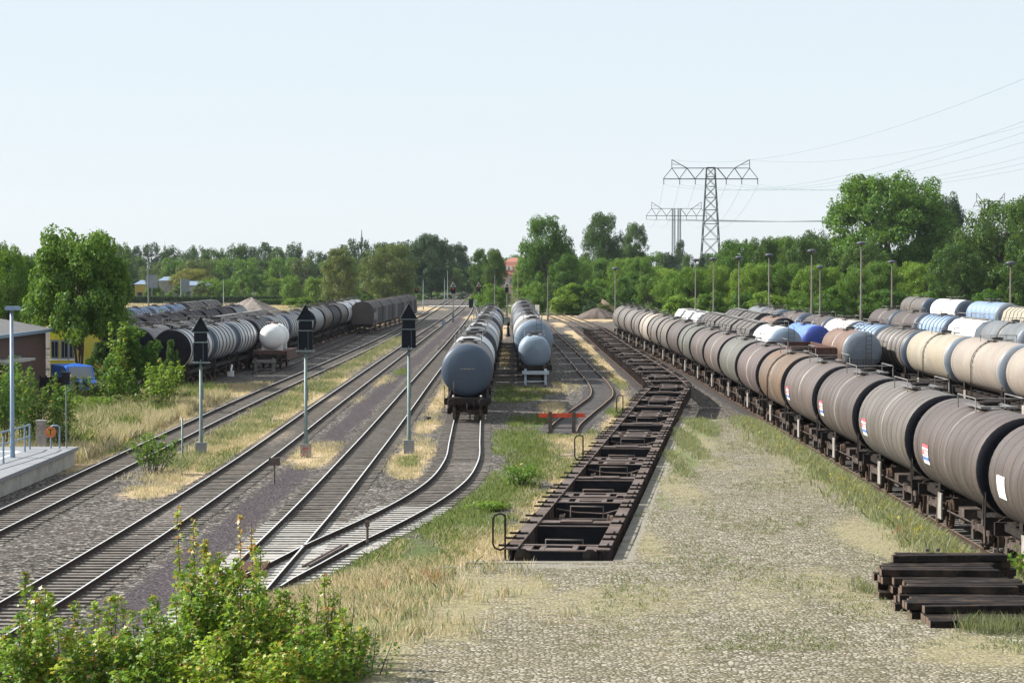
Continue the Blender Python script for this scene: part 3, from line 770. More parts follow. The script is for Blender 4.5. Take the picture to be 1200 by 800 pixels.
kids = None
def relabel(c, label, group, cat='tank wagon'):
    c['label'] = label; c['category'] = cat
    if group: c['group'] = group
def set_mats(root_kids, c, body=None, ends=None, seam=None):
    for ch in root_kids:
        if ch.name.split('.')[0] == 'tank_shell':
            for i, k in ((0, body), (2, ends), (1, seam)):
                if k:
                    ch.material_slots[i].link = 'OBJECT'; ch.material_slots[i].material = M[k]
ORD = ['nearest','second','third','fourth','fifth','sixth','seventh','eighth','ninth','tenth','eleventh','twelfth','thirteenth','fourteenth','fifteenth','sixteenth','seventeenth','eighteenth','nineteenth','twentieth','twenty-first','twenty-second','twenty-third','twenty-fourth','twenty-fifth']
protos = {}; last_placed = [None]
def P(key, fn):
    if key not in protos:
        r = fn()[0]; protos[key] = [r, {o.name: k for o, k in ()}, False]
    return protos[key]
def snapshot(root):
    k = {}
    def rec(o):
        k[o.name] = [c for c in bpy.data.objects if c.parent == o]
        for c in k[o.name]: rec(c)
    rec(root); return k
def place(key, fn, L, trk, ynear, body=None, ends=None, seam=None, label='', group=None, cat='tank wagon'):
    """wagon whose near buffers stand at distance ynear on the track"""
    if key not in protos:
        r = fn(); r = r[0] if isinstance(r, tuple) else r
        protos[key] = [r, snapshot(r), False]
    p = protos[key]
    if not p[2]: c = p[0]; p[2] = True
    else: c = copy_tree(p[0], p[1])
    fx = TR[trk]; yc = ynear + L/2
    xa, xb = float(fx(ynear + 2.3)), float(fx(ynear + L - 2.3))
    c.location = ((xa + xb)/2, yc, .172); c.rotation_euler = (0, 0, -math.atan2(xb - xa, L - 4.6))
    set_mats([o for o in bpy.data.objects if o.parent == c] if body or ends or seam else [], c, body, ends, seam)
    relabel(c, label, group, cat); last_placed[0] = c
    return c

# --- long weathered tank train beside the yard (track H)
def stick(panel):
    """owner's panel on the sunny side of the shell: coloured bands with lettering"""
    def f(c, z, R_, y, big):
        sh = [o for o in bpy.data.objects if o.parent == c and o.name.startswith('tank_shell')][0]
        w_ = 1.0; a0, a1 = math.pi - .08, math.pi + .34
        rr = R_ + .02
        def arc(lo, hi, mat, nm, dr=0):
            mb = MB(); n = 6
            for i in range(n):
                ta = a0 + (a1-a0)*(lo + (hi-lo)*i/n); tb = a0 + (a1-a0)*(lo + (hi-lo)*(i+1)/n)
                q = [( (rr+dr)*math.cos(t), yy, z + (rr+dr)*math.sin(t)) for yy, t in ((y-w_/2, ta), (y+w_/2, ta), (y+w_/2, tb), (y-w_/2, tb))]
                q2 = [(p[0]+.012, p[1], p[2]) for p in q]
                mb.add(q + q2, [(0,1,2,3),(7,6,5,4),(0,4,5,1),(1,5,6,2),(2,6,7,3),(3,7,4,0)])
            return mb.build(nm, mat, sh)
        if panel == 'logo':
            arc(0, .16, M['sred'], 'owner_panel'); arc(.16, .62, M['white'], 'owner_panel'); arc(.62, .80, M['sblue'], 'owner_panel'); arc(.80, 1.0, M['white'], 'owner_panel')
            me = text_mesh('NACCO', .26, M['sred']); t = math.pi - .08 + .42*.39
            o = bpy.data.objects.new('lettering', me); C.objects.link(o); o.parent = sh
            o.matrix_local = Matrix.Translation(((rr+.012)*math.cos(t)-.006, y, z + (rr+.01)*math.sin(t))) @ Matrix(((0,0,-1),(-1,0,0),(0,1,0))).to_4x4() @ Matrix.Rotation(-.055, 4, 'X')
        else:
            arc(0, 1.0, M['white'], 'owner_panel')
    return f
R1 = 1.52; LH = 12.35; HZ = dict(z=2.60, flat=True, frameless=True)
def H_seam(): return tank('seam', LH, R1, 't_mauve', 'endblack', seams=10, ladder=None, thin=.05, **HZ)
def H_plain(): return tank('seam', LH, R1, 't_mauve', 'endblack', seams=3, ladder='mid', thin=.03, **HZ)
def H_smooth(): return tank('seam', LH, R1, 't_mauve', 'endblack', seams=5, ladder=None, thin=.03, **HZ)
Hspec = [('Hs',H_seam,'t_mauve','dark mauve-grey'),('Hs',H_seam,'t_mauve','seamed mauve-grey'),('Hs',H_seam,'t_pale','seamed grey'),('Hs',H_seam,'t_mauve','seamed brownish grey'),
         ('Hm',H_smooth,'t_mauve','smooth pinkish grey'),('Hp',H_plain,'t_tan','rusty tan'),('Hs',H_seam,'t_rose','reddish grey seamed'),('Hs',H_seam,'t_green','greenish grey'),
         ('Hm',H_smooth,'t_mauve','mauve'),('Hm',H_smooth,'t_mauve','dull mauve'),('Hp',H_plain,'t_green','pale greenish'),('Hm',H_smooth,'t_mauve','dusty grey'),('Hp',H_plain,'t_pale','pale banded'),
         ('Hp',H_plain,'t_pale','pale grey banded'),('Hp',H_plain,'t_pink','dusty pink banded'),('Hp',H_plain,'t_pale','light grey banded'),('Hm',H_smooth,'t_pale','light grey'),('Hm',H_smooth,'t_pale','pale dusty'),('Hm',H_smooth,'t_pale','pale grey rear')]
y = 55.0
Hw = []
for i, (k, fn, body, nm) in enumerate(Hspec):
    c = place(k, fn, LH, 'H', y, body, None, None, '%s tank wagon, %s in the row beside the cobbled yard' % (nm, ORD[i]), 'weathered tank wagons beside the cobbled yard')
    Hw.append((c, y)); y += LH + .02
zH = 2.60
for i, pn, yo in ((0, 'plain', 3.6), (1, 'logo', 3.0), (2, 'logo', 3.9), (3, 'logo', 3.9), (4, 'logo', 4.0)):
    stick(pn)(Hw[i][0], zH, R1, yo, True)
# --- middle train (track D)
def D_tank(): return tank('seam', 12.4, 1.47, 't_grey', 'endnavy', seams=4, ladder=None, thin=.03, plate=False)
def D_rib(): return tank('rib', 12.4, 1.44, 't_grey', 'endnavy', seams=6, ladder=None, plate=False)
Dn = ['dark grey','silver grey with bright rim','grey','grey','silver grey','grey','dull grey','grey','silver','grey','dull silver','grey']
y = 131.0
D0 = None
for i, nm in enumerate(Dn):
    body = {'dark grey':'t_dark','grey':'t_grey','dull grey':'t_dark','dull silver':'t_pale'}.get(nm, 't_silver' if 'silver' in nm else 't_grey')
    if i == 1: body = 't_silver'
    c = place('Dt' if i % 4 != 2 else 'Dr', D_tank if i % 4 != 2 else D_rib, 12.4, 'D', y, body, None, None,
              '%s tank wagon, %s of the middle train' % (nm, ORD[i]), 'tank wagons of the middle train')
    if i == 0: D0 = c
    y += 12.45
mb = MB()
for k, (a_, h_) in enumerate(((0,.10),(.13,.07),(.24,.09),(.36,.07),(.47,.07),(.60,.10),(.72,.07),(.85,.08),(.97,.08))):
    mb.box(-.5+a_, -.42+a_, -.012, 0, .0, h_); mb.box(-.47+a_, -.39+a_, -.011, .001, h_*.3, h_*.55)
o = mb.build('lettering', M['plate'], [q for q in bpy.data.objects if q.parent == D0 and q.name.startswith('tank_shell')][0])
o.location = (0, -12.4/2 + .75 - .025, 2.85); o.scale = (.75, 1, .75)
for x_ in (-.78, .78):
    mb = MB(); mb.lathe([(0,.0,0),(0,.06,0),(.03,.06,0),(.03,.0,0)], 'Y', 10, None, (x_, -5.74, 1.36)); mb.build('lamp_bracket', M['white'], D0)
mb = MB(); mb.tube([(-1.25,-5.6,.5),(-1.25,-5.6,1.7),(-1.05,-5.6,1.7)], .025, 5); mb.tube([(-.75,-5.72,1.3),(-.75,-5.72,2.2)], .02, 4); mb.build('grab_rail', M['walk'], D0)
mb = MB(); mb.lathe([(-.012,1.30,0),(-.012,1.36,0),(.03,1.40,0)], 'Y', 40, None, (0, -5.2-.13, 2.79)) if False else None
mb = MB(); mb.tube([(-.35,-5.75,1.1),(-.3,-5.9,.75),(-.25,-5.8,.6)], .03, 5); mb.tube([(.35,-5.75,1.1),(.4,-5.9,.7),(.33,-5.8,.55)], .03, 5); mb.build('brake_hose', M['black'], D0)
# --- shorter train with the pale blue end (track E)
def E_small(): return tank('seam', 9.0, 1.22, 't_ltank', 'end_lt', z=2.2, seams=1, walk=True, ladder=None, plate=False, bog=False, end_gap=.7)
def E_big(): return tank('seam', 15.0, 1.55, 't_pale', 'endblue', z=2.92, seams=5, ladder='end', plate=False, thin=.04)
def E_brown(): return tank('seam', 14.5, 1.5, 't_brown', 'endnavy', seams=4, ladder='end', plate=False, thin=.03)
place('Es', E_small, 9.0, 'E', 176.5, None, None, None, 'small pale blue tank wagon standing right behind its own pale buffer stop', None)
es = [('Eb',E_big,15.0,'t_pale','end_lt','pale grey'),('Eb',E_big,15.0,'t_silver','endblue','silver and brown'),('Ebr',E_brown,14.5,'t_brown','endnavy','brown'),
      ('Ebr',E_brown,14.5,'t_grey','endnavy','grey'),('Eb',E_big,15.0,'t_dark','endnavy','dark grey'),('Ebr',E_brown,14.5,'t_dark','endnavy','sooty'),('Eb',E_big,15.0,'t_brown','endnavy','dark brown'),
      ('Ebr',E_brown,14.5,'t_dark','endnavy','blackish'),('Eb',E_big,15.0,'t_pale','endblue','dusty rear')]
y = 185.8
for i, (k, fn, L, b_, e_, nm) in enumerate(es):
    place(k, fn, L, 'E', y, b_, e_, None, '%s tank wagon, %s behind the small pale blue tank' % (nm, ['directly'] [0] if i == 0 else ORD[i]), 'tank wagons behind the small pale blue tank')
    y += L + .05

# --- right hand sidings
def J_tank(): return tank('seam', 16.0, 1.5, 't_beige', 'endblue', seams=2, ladder='mid', plate=True, thin=.025)
def J_rib(): return tank('rib', 14.5, 1.48, 't_pale', 'endnavy', seams=7, ladder=None, plate=False)
def J_round(): return tank('seam', 15.0, 1.5, 't_dark', 'endnavy', seams=3, ladder=None, plate=False)
place('Jt', J_tank, 16.0, 'J', 112.8, 't_pink', None, None, 'pinkish beige tank wagon cut off by the right edge, closest of the beige tanks', 'beige tank wagons at the right')
place('Jt', J_tank, 16.0, 'J', 128.9, 't_pink', None, None, 'pinkish beige tank wagon with a dark band, between two other beige tanks', 'beige tank wagons at the right')
place('Jt', J_tank, 16.0, 'J', 145.0, 't_beige', None, None, 'sandy beige tank wagon just in front of the grey ribbed tank', 'beige tank wagons at the right')
place('Jr', J_rib, 14.5, 'J', 161.2, 't_pale', None, None, 'pale grey ribbed tank wagon directly behind the sandy beige tank', 'ribbed tank wagons at the right')
place('Jr', J_rib, 14.5, 'J', 175.9, 't_lblue', None, None, 'light blue ribbed tank wagon behind the pale grey ribbed tank', 'ribbed tank wagons at the right')
place('Jr', J_rib, 14.5, 'J', 190.5, 't_white', None, 't_pink', 'white tank wagon with reddish ribs behind the rusty tank', 'ribbed tank wagons at the right')
place('Jo', J_round, 15.0, 'J', 243, None, None, None, 'dark tank wagon with a blue-grey round end behind the blue tank', None)
place('Jo', J_round, 15.0, 'J', 258.1, 't_grey', None, None, 'grey tank wagon behind the dark one near the lamp poles at right', None)
for i, yy in enumerate((205.2, 224.0)):
    place('Jo', J_round, 15.0, 'J', yy, 't_brown', None, None, '%s brown tank wagon just behind the white tank with reddish ribs' % ('nearer' if i == 0 else 'farther'), None)
def M_rust(): return tank('seam', 13.0, 1.42, 't_rust', 'endblue', z=2.72, seams=1, ladder='end', plate=False, thin=.04)
def M_blue(): return tank('seam', 14.5, 1.25, 't_blue', 'endb', z=2.72, seams=2, ladder='end', plate=False)
mr_ = place('Mr', M_rust, 13.0, 'M', 164, None, None, None, 'rusty tank wagon with a pale grey round end, beside the dark red open wagon', None)
mb = MB()
for x in np.linspace(-1.25, 1.25, 7): mb.tube([(x, -6.1, 1.25), (x, -6.1, 2.15)], .018, 4)
mb.tube([(-1.25,-6.1,2.15),(1.25,-6.1,2.15)], .022, 4); mb.tube([(-1.25,-6.1,1.75),(1.25,-6.1,1.75)], .018, 4)
mb.build('end_railing', M['grime_shade'], mr_)
place('Mb', M_blue, 14.5, 'M', 188, None, None, None, 'bright blue tank wagon behind the white tank and the rusty tank', None)
place('Mr', M_rust, 13.0, 'M', 211, 't_rust', 'endblack', None, 'rust coloured tank wagon with dark end right behind the bright blue tank', None)
def M_white(): return tank('seam', 13.0, 1.32, 't_white', 'end_lt', z=2.92, seams=1, ladder='end', plate=False)
place('Kw', M_white, 13.0, 'K', 171, None, None, None, 'white tank wagon with a light blue end behind the dark red open wagon', None)

def hopper(L=16.0, body='hop', roof='hoproof', panels=5, H=4.25, name='covered_hopper', wall=2.6):
    r = empty(name); h = L/2 - .6
    sec = [(-1.45,1.1),(-1.45,wall),(-1.15,H-.55),(-.55,H-.08),(0,H),(.55,H-.08),(1.15,H-.55),(1.45,wall),(1.45,1.1)]
    mb = MB(); mb.prism(sec, -h, h, 0, [0,1,1,1,1,1,1,0,0])
    mb.build('wagon_body', [M[body], M[roof]], r)
    mb = MB()
    for k in np.linspace(-h, h, panels):
        pts = [(x*1.02, k, z + .02) for x, z in sec]
        mb.tube(pts, .035, 4, 0, smooth=False)
    mb.build('seam_strip', M['seam'], r)
    mb = MB(); mb.box(-.3,.3,-h*.9,h*.9,H+.01,H+.05); mb.build('roof_walkway', M['walk'], r)
    underframe(r, L); add_buffers(r, L); add_bogies(r, L, 2.6)
    mb = MB(); mb.prism([(-1.2,1.0),(1.2,1.0),(.5,.35),(-.5,.35)], -h*.45, h*.45); mb.build('hopper_chute', M['grime_shade'], r)
    return r
for i in range(3):
    place('hopp', lambda: hopper(), 16.0, 'K', 185 + i*16.1, None, None, None, 'dark covered hopper wagon with faceted roof, %s behind the white tank' % ['directly','second','third'][i], 'dark covered hoppers behind the white tank', 'hopper wagon')
for i in range(2):
    place('hopp', None, 16.0, 'M', 226 + i*16.1, None, None, None, 'dark covered hopper wagon behind the rust coloured tank, %s of two' % ['nearer','farther'][i], 'dark covered hoppers behind the rust tank', 'hopper wagon')
def whitebox():
    r = empty('covered_hopper'); L = 11.5; h = L/2 - .7
    sec = [(-1.4,1.6),(-1.45,3.3),(-.9,4.05),(.9,4.05),(1.45,3.3),(1.4,1.6)]
    mb = MB(); mb.prism(sec, -h+1.0, h-1.0); mb.build('wagon_body', M['t_white'], r)
    mb = MB(); mb.box(-.5,.5,-h+1,h-1,4.052,4.12); mb.build('roof_walkway', M['walk'], r)
    underframe(r, L); add_buffers(r, L)
    for q in (-L*.27, L*.27): wheelset(r, q)
    return r
for i in range(3):
    place('wbox', whitebox, 11.5, 'K', 234 + i*11.6, None, None, None, 'white box bodied hopper wagon, %s of the three beyond the dark hoppers' % ['nearest','middle','farthest'][i], 'white hopper wagons beyond the dark hoppers', 'hopper wagon')
# open wagon
def gondola():
    r = empty('open_wagon'); L = 14.0; h = L/2 - .6
    mb = MB(); mb.box(-1.4,1.4,-h,h,1.24,1.34); mb.build('wagon_floor', M['gond'], r)
    for s in (-1, 1):
        mb = MB(); mb.box(s*1.42-.04, s*1.42+.04, -h, h, 1.24, 3.2); mb.box(s*1.44-.07, s*1.44+.07, -h, h, 3.2, 3.3)
        for k in np.linspace(-h+.1, h-.1, 9): mb.box(s*1.52-.05, s*1.52+.05, k-.06, k+.06, 1.2, 3.2)
        mb.build('side_wall', M['gond'], r)
        mb = MB(); mb.box(-1.38,1.38,s*h-.04,s*h+.04,1.34,3.2); mb.box(-1.38,1.38,s*h-.07,s*h+.07,3.2,3.3)
        for k in np.linspace(-1.2,1.2,5): mb.box(k-.05,k+.05,s*(h+.07)-.04,s*(h+.07)+.04,1.3,3.2)
        mb.build('end_wall', M['gond'], r)
    underframe(r, L); add_buffers(r, L); add_bogies(r, L, 2.4)
    return r
place('gond', gondola, 14.0, 'K', 155, None, None, None, 'dark red open wagon, empty, between the long tank train and the rusty tank', None, 'open wagon')
# N: faceted white tank and ribbed blue one
def N_white():
    r = empty('tank_wagon'); L = 14.5; h = L/2 - .7
    sec = [(1.5*math.cos(a), 2.82 + 1.45*math.sin(a)) for a in np.linspace(0, 2*math.pi, 13)[:-1]]
    mb = MB(); n = 12
    for i in range(n):
        a, b_ = sec[i], sec[(i+1)%n]
        mb.add([(a[0],-h+.5,a[1]),(b_[0],-h+.5,b_[1]),(b_[0],h-.5,b_[1]),(a[0],h-.5,a[1])], [(0,1,2,3)], 0)
        for s in (-1, 1): mb.add([(a[0],s*(h-.5),a[1]),(b_[0],s*(h-.5),b_[1]),(b_[0]*.45,s*h,2.82+(b_[1]-2.82)*.45),(a[0]*.45,s*h,2.82+(a[1]-2.82)*.45)], [(0,1,2,3)], 1)
    for s in (-1, 1): mb.add([(x*.45, s*h, 2.82+(z-2.82)*.45) for x, z in sec], [tuple(range(12))], 1)
    mb.build('tank_shell', [M['t_white'], M['endblue']], r)
    mb = MB(); mb.box(-.35,.35,-h+1,h-1,4.28,4.33)
    for s in (-1,1): mb.tube([(s*.6,-h+1,4.2),(s*.6,-h+1,4.7),(s*.6,h-1,4.7),(s*.6,h-1,4.2)], .03, 4)
    mb.build('walkway', M['walk'], r)
    underframe(r, L); add_buffers(r, L); add_bogies(r, L, 2.4); return r
place('Nw', N_white, 14.5, 'N', 194.5, None, None, None, 'white faceted tank wagon with roof walkway behind the beige tanks', None)
place('Jr', J_rib, 14.5, 'N', 209.6, 't_lblue', 'endnavy', None, 'light blue ribbed tank wagon left of the white faceted tank', None)
for i in range(2): place('Jo', J_round, 15.0, 'N', 224.6 + 15.1*i, 't_brown', None, None, 'brown tank wagon left of the light blue ribbed tank, %s of two' % ['nearer','farther'][i], None)
place('Jt', J_tank, 16.0, 'N', 178, 't_grey', None, None, 'grey tank wagon behind the beige tanks, near the right edge', None)
# O: outermost row
def O_tank(): return tank('seam', 19.5, 1.62, 't_white', 'endnavy', z=3.0, seams=1, ladder='mid', plate=False)
def O_rib(): return tank('pale', 19.5, 1.62, 't_lblue', 'endb', z=3.0, seams=7, ladder=None, plate=False)
place('Ot', O_tank, 19.5, 'O', 322.5, 't_pale', None, None, 'pale grey tank wagon at the foot of the trees, left of the white one', 'large tank wagons in front of the trees')
place('Ot', O_tank, 19.5, 'O', 298, 't_white', None, None, 'clean white tank wagon at the foot of the trees, right of the pale grey one', 'large tank wagons in front of the trees')
place('Or', O_rib, 19.5, 'O', 273, 't_lblue', 'endblue', None, 'pale blue ribbed tank wagon at the foot of the trees', 'large tank wagons in front of the trees')
place('hopb', lambda: hopper(17.0, 't_pale', 't_beige', 9), 17.0, 'O', 255, None, None, None, 'pale hopper wagon with ribbed sides at the right edge', None, 'hopper wagon')
place('Ot', O_tank, 19.5, 'O', 234, 't_white', None, None, 'white tank wagon cut by the right edge, in front of the pale hopper', 'large tank wagons in front of the trees')

# --- left hand sidings
def L_rib(): return tank('rib', 12.6, 1.42, 't_silver', 'endblack', seams=6, ladder=None, plate=False)
def L_sm(): return tank('seam', 12.6, 1.45, 't_silver', 'endblack', seams=3, ladder=None, plate=False)
lspec = [('Lr','t_silver','endblack','sooty ended silver ribbed'),('Lr','t_silver','endnavy','silver ribbed'),('Lr','t_silver','endnavy','bright silver ribbed'),('Lr','t_grey','endblack','grey ribbed'),
         ('Lr','t_silver','endnavy','silver ribbed'),('Lr','t_silver','endnavy','silver ribbed'),('Lr','t_silver','endnavy','light silver ribbed'),('Ls','t_grey','endblack','dark grey'),('Ls','t_brown','endblack','brown'),
         ('Lr','t_dark','endblack','dark ribbed'),('Ls','t_brown','endblack','dark brown'),('Ls','t_silver','endblack','shiny silver'),('Ls','t_silver','endblack','smooth silver'),('Ls','t_silver','endblack','rear silver')]
y = 167.0
for i, (k, b_, e_, nm) in enumerate(lspec):
    place(k, L_rib if k == 'Lr' else L_sm, 12.6, 'L1', y, b_, e_, None, '%s tank wagon, %s in the left tank train' % (nm, ORD[i]), 'tank wagons of the left train'); y += 12.65
l2 = [(170,'Ls','t_dark','dark'),(182.7,'Ls','t_brown','brown'),(195.4,'Lr','t_grey','grey ribbed')]
for i, (yy, k, b_, nm) in enumerate(l2):
    place(k, None, 12.6, 'L2', yy, b_, 'endblack', None, '%s tank wagon left of the silver train, %s of three' % (nm, ORD[i]), 'tanks left of the silver train')
def longroof(): return hopper(19.0, 'hop', 'hoproof', 3, 4.2, 'covered_wagon', 3.2)
for i in range(2):
    place('lroof', longroof, 19.0, 'L2', 211 + 19.1*i, None, None, None, 'covered wagon with a long grey roof left of the silver tanks, %s of two' % ['nearer','farther'][i], 'long roofed covered wagons', 'covered wagon')
def brownrib(): return tank('rib', 12.6, 1.45, 't_brown', 'endblack', seams=9, ladder=None, plate=False)
for i in range(7):
    yy = 200 + 12.65*i
    place('Lb', brownrib, 12.6, 'L3', yy, 't_brown' if i < 6 else 't_silver', None, None, '%s tank wagon, %s in the row in front of the gravel heap' % ('brown ribbed' if i < 6 else 'silver', ORD[i]), 'tank wagons in front of the gravel heap')
for i in range(3):
    place('Lr', None, 12.6, 'L4', 262 + 12.65*i, 't_lblue', 'endnavy', None, 'blue grey ribbed tank wagon, %s in the row nearest the hedge' % ORD[i], 'blue grey tanks nearest the hedge')
for i in range(2):
    place('hopp', None, 16.0, 'L4', 300.5 + 16.1*i, None, None, None, 'dull grey covered hopper in the row nearest the hedge, %s of two' % ORD[i], None, 'hopper wagon')
# covered sliding wall wagons on A2
def slidewagon():
    r = empty('covered_wagon'); L = 19.6; h = L/2 - .65
    sec = [(-1.42,1.15),(-1.42,3.45),(-.9,4.05),(0,4.28),(.9,4.05),(1.42,3.45),(1.42,1.15)]
    mb = MB(); mb.prism(sec, -h, h, 0, [0,1,1,1,1,0,0])
    b_ = mb.build('wagon_body', [M['t_brown'], M['hoproof']], r)
    for s in (-1, 1):
        for k in range(4):
            mb = MB(); a = -h + .3 + k*(2*h-.6)/4; e = a + (2*h-.6)/4 - .12
            mb.box(s*1.45-.025, s*1.45+.025, a, e, 1.3, 3.35)
            for q in np.linspace(a+.4, e-.4, 4): mb.box(s*1.49-.02, s*1.49+.02, q-.04, q+.04, 1.3, 3.35)
            mb.build('sliding_door', M['t_grey'] if k == 1 else M['hop'], r)
    mb = MB()
    for k in np.linspace(-h, h, 9): mb.tube([(x, k, z+.02) for x, z in sec[1:6]], .03, 4)
    mb.build('roof_rib', M['seam'], r)
    underframe(r, L); add_buffers(r, L)
    for q in (-5.2, 5.2): wheelset(r, q)
    return r
for i in range(5):
    place('slide', slidewagon, 19.6, 'A2', 313 + 19.65*i, None, None, None, 'dark covered wagon with sliding walls, %s in its row' % ORD[i], 'dark covered wagons beside the running lines', 'covered wagon')
sl0 = protos['slide'][0]
mb = MB()
gr = random.Random(3)
for k in range(6):
    y0 = -7.5 + k*.75; pts = [(1.545, y0 + .3*math.cos(t) + .1*k, 2.2 + .55*math.sin(t*1.3 + k)) for t in np.linspace(0, 4.6, 9)]
    mb.tube(pts, .05, 4)
mb.build('graffiti', M['plate'], sl0)
# small white tank on a flat, behind its buffer stop
def whitetank():
    r = empty('tank_wagon'); L = 9.5
    mb = MB(); R_ = 1.06
    mb.lathe([(-2.6,.02,0),(-2.58,.45,0),(-2.4,.85,0),(-2.1,R_,0),(0,R_,0),(0,R_+.02,0),(.05,R_+.02,0),(.05,R_,0),(2.1,R_,0),(2.4,.85,0),(2.58,.45,0),(2.6,.02,0)], 'Y', 32, None, (0, -.6, 2.72))
    t = mb.build('tank_shell', M['white'], r)
    mb = MB(); mb.lathe([(0,.3,0),(.15,.3,0),(.2,.0,0)], 'Z', 12, None, (0, -.4, 3.76)); mb.tube([(-.6,-1.6,3.6),(-.6,-1.6,3.95),(.6,-1.6,3.95),(.6,-1.6,3.6)], .03, 4); mb.build('manhole', M['t_rust'], t)
    for s in (-1, 1):
        mb = MB(); mb.box(-.9, .9, s*1.6-.75, s*1.6-.45, 1.56, 2.1); mb.build('saddle', M['white'], r)
    mb = MB(); mb.box(-1.4, 1.4, -4.1, 4.1, 1.24, 1.55)
    for s in (-1, 1): mb.box(s*1.43-.04, s*1.43+.04, -4.1, 4.1, .8, 1.6)
    mb.build('wagon_deck', M['gond'], r)
    underframe(r, L); add_buffers(r, L)
    for q in (-2.4, 2.4): wheelset(r, q)
    return r
place('wt', whitetank, 9.5, 'A2', 199.5, None, None, None, 'small white tank on a brown flat wagon behind the grey buffer stop', None)

# --- empty container flats (track G)
def flatwagon():
    r = empty('container_flat_wagon'); L = 14.45; h = L/2 - .12
    Z0, Z1 = .93, 1.20
    for s in (-1, 1):
        mb = MB(); x = s*1.2
        mb.box(x-.17, x+.17, -h, h, Z1-.035, Z1); mb.box(x-.03, x+.03, -h, h, .50, Z1-.035, 1); mb.box(x-.14, x+.14, -h, h, .46, .50)  # webs near-black: the shade inside the frame is put into their colour
        for k in np.linspace(-h+.9, h-.9, 12): mb.box(x-.12 if s > 0 else x-.15, x+.15 if s > 0 else x+.12, k-.04, k+.04, .50, Z1-.035)
        sb = mb.build('side_beam', [M['flat'], M['grime_shade']], r)
        for k in (-h+.5, -h+2.2, -h+3.4, -.9, .9, h-3.4, h-2.2, h-.5):
            mb = MB(); mb.box(min(x-s*.15, x+s*.36), max(x-s*.15, x+s*.21), k-.07, k+.07, Z1+.003, Z1+.05); mb.tube([(x+s*.1,k-.18,Z1+.07),(x+s*.1,k+.18,Z1+.07)], .03, 5)
            mb.build('container_lock', M['grime_shade'], sb)
    def cross(y, w_, z1=Z1-.045, z0=.62, holes=False):
        mb = MB(); mb.box(-1.03, 1.03, y-w_/2, y+w_/2, z1-.03, z1); mb.box(-1.03, 1.03, y-w_/2+.03, y+w_/2-.03, z0, z1-.03, 1)  # black web paints in the shade below the top flange
        if holes: mb.box(-.45, .45, y-w_/2+.02, y+w_/2-.02, z1, z1+.03)
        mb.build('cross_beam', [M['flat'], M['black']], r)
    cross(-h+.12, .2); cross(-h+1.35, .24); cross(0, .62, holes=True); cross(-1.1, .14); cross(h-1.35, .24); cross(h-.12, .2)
    for s in (-1, 1):
        mb = MB()
        for x in (-.42, .42): mb.box(x-.07, x+.07, min(s*(h-.22), s*(h-1.22)), max(s*(h-.22), s*(h-1.22)), .95, Z1-.05)
        mb.box(-.34, .34, min(s*(h-.3), s*(h-.75)), max(s*(h-.3), s*(h-.75)), 1.0, Z1-.055)
        for x in (-.85, .85): mb.box(x-.15, x+.15, min(s*(h-.25), s*(h-1.2)), max(s*(h-.25), s*(h-1.2)), 1.02, Z1-.06)
        mb.build('end_platform', M['flat'], r)
        mb = MB()
        mb.tube([(-1.0, s*(h-2.0), 1.0), (-.4, s*(h-1.6), .85), (.5, s*(h-1.9), .85), (1.0, s*(h-2.0), 1.0)], .03, 5)
        mb.tube([(-.5, s*(h-2.6), .5), (-.5, s*(h-2.6), 1.14), (.5, s*(h-2.6), 1.14), (.5, s*(h-2.6), .5)], .035, 5)
        mb.tube([(-1.0, s*(h-2.9), .78), (1.0, s*(h-2.9), .78)], .04, 5)
        mb.build('brake_rigging', M['rustdark'], r)
    mb = MB(); mb.lathe([(-.6,.0,0),(-.6,.2,0),(.6,.2,0),(.6,.0,0)], 'Y', 10, None, (-.4, 1.9, .8)); mb.box(.2,.8,1.4,2.1,.6,.95); mb.build('air_tank', M['grime_shade'], r)
    for q in (-h+2.9, h-2.9): wheelset(r, q)
    for s in (-1, 1):
        for x in (-.875, .875):
            mb = MB(); mb.lathe([(0,.0,0),(0,.1,0),(.1,.1,0),(.1,.22,0),(.14,.0,0)], 'Y', 10, None, (x, 0, 1.0), smooth=False)
            o = mb.build('buffer', M['grime_shade'], r); o.location = (0, s*(h-.02), 0)
            if s < 0: o.rotation_euler = (0, 0, math.pi)
    for (x, yy) in ((-1.35, -h+.1),):
        mb = MB(); mb.tube([(x,yy,.5),(x,yy,1.95),(x-.0,yy+.0,2.05),(x-.13,yy,2.1),(x-.27,yy,2.05),(x-.32,yy,1.95),(x-.32,yy,1.3),(x-.27,yy,1.2),(x-.13,yy,1.15),(x,yy,1.2)], .028, 6)
        mb.build('hand_rail', M['grime_shade'], r)
        mb = MB(); mb.box(x-.35, x+.2, yy-.1, yy+.1, .85, .89); mb.build('step', M['rustdark'], r)
    return r
y = 60.4; FL = []; FLATDEL = []
for i in range(16):
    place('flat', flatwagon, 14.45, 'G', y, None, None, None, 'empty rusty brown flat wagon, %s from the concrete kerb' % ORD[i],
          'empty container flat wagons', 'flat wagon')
    if i % 2 or i > 5: FLATDEL.append(i)
    FL.append(C.objects[-1] if False else last_placed[0])
    y += 14.5
    if y > 285: break

for i in FLATDEL:
    for ch in [o for o in bpy.data.objects if o.parent == FL[i] and o.name.split('.')[0] in ('hand_rail', 'step')]: bpy.data.objects.remove(ch)
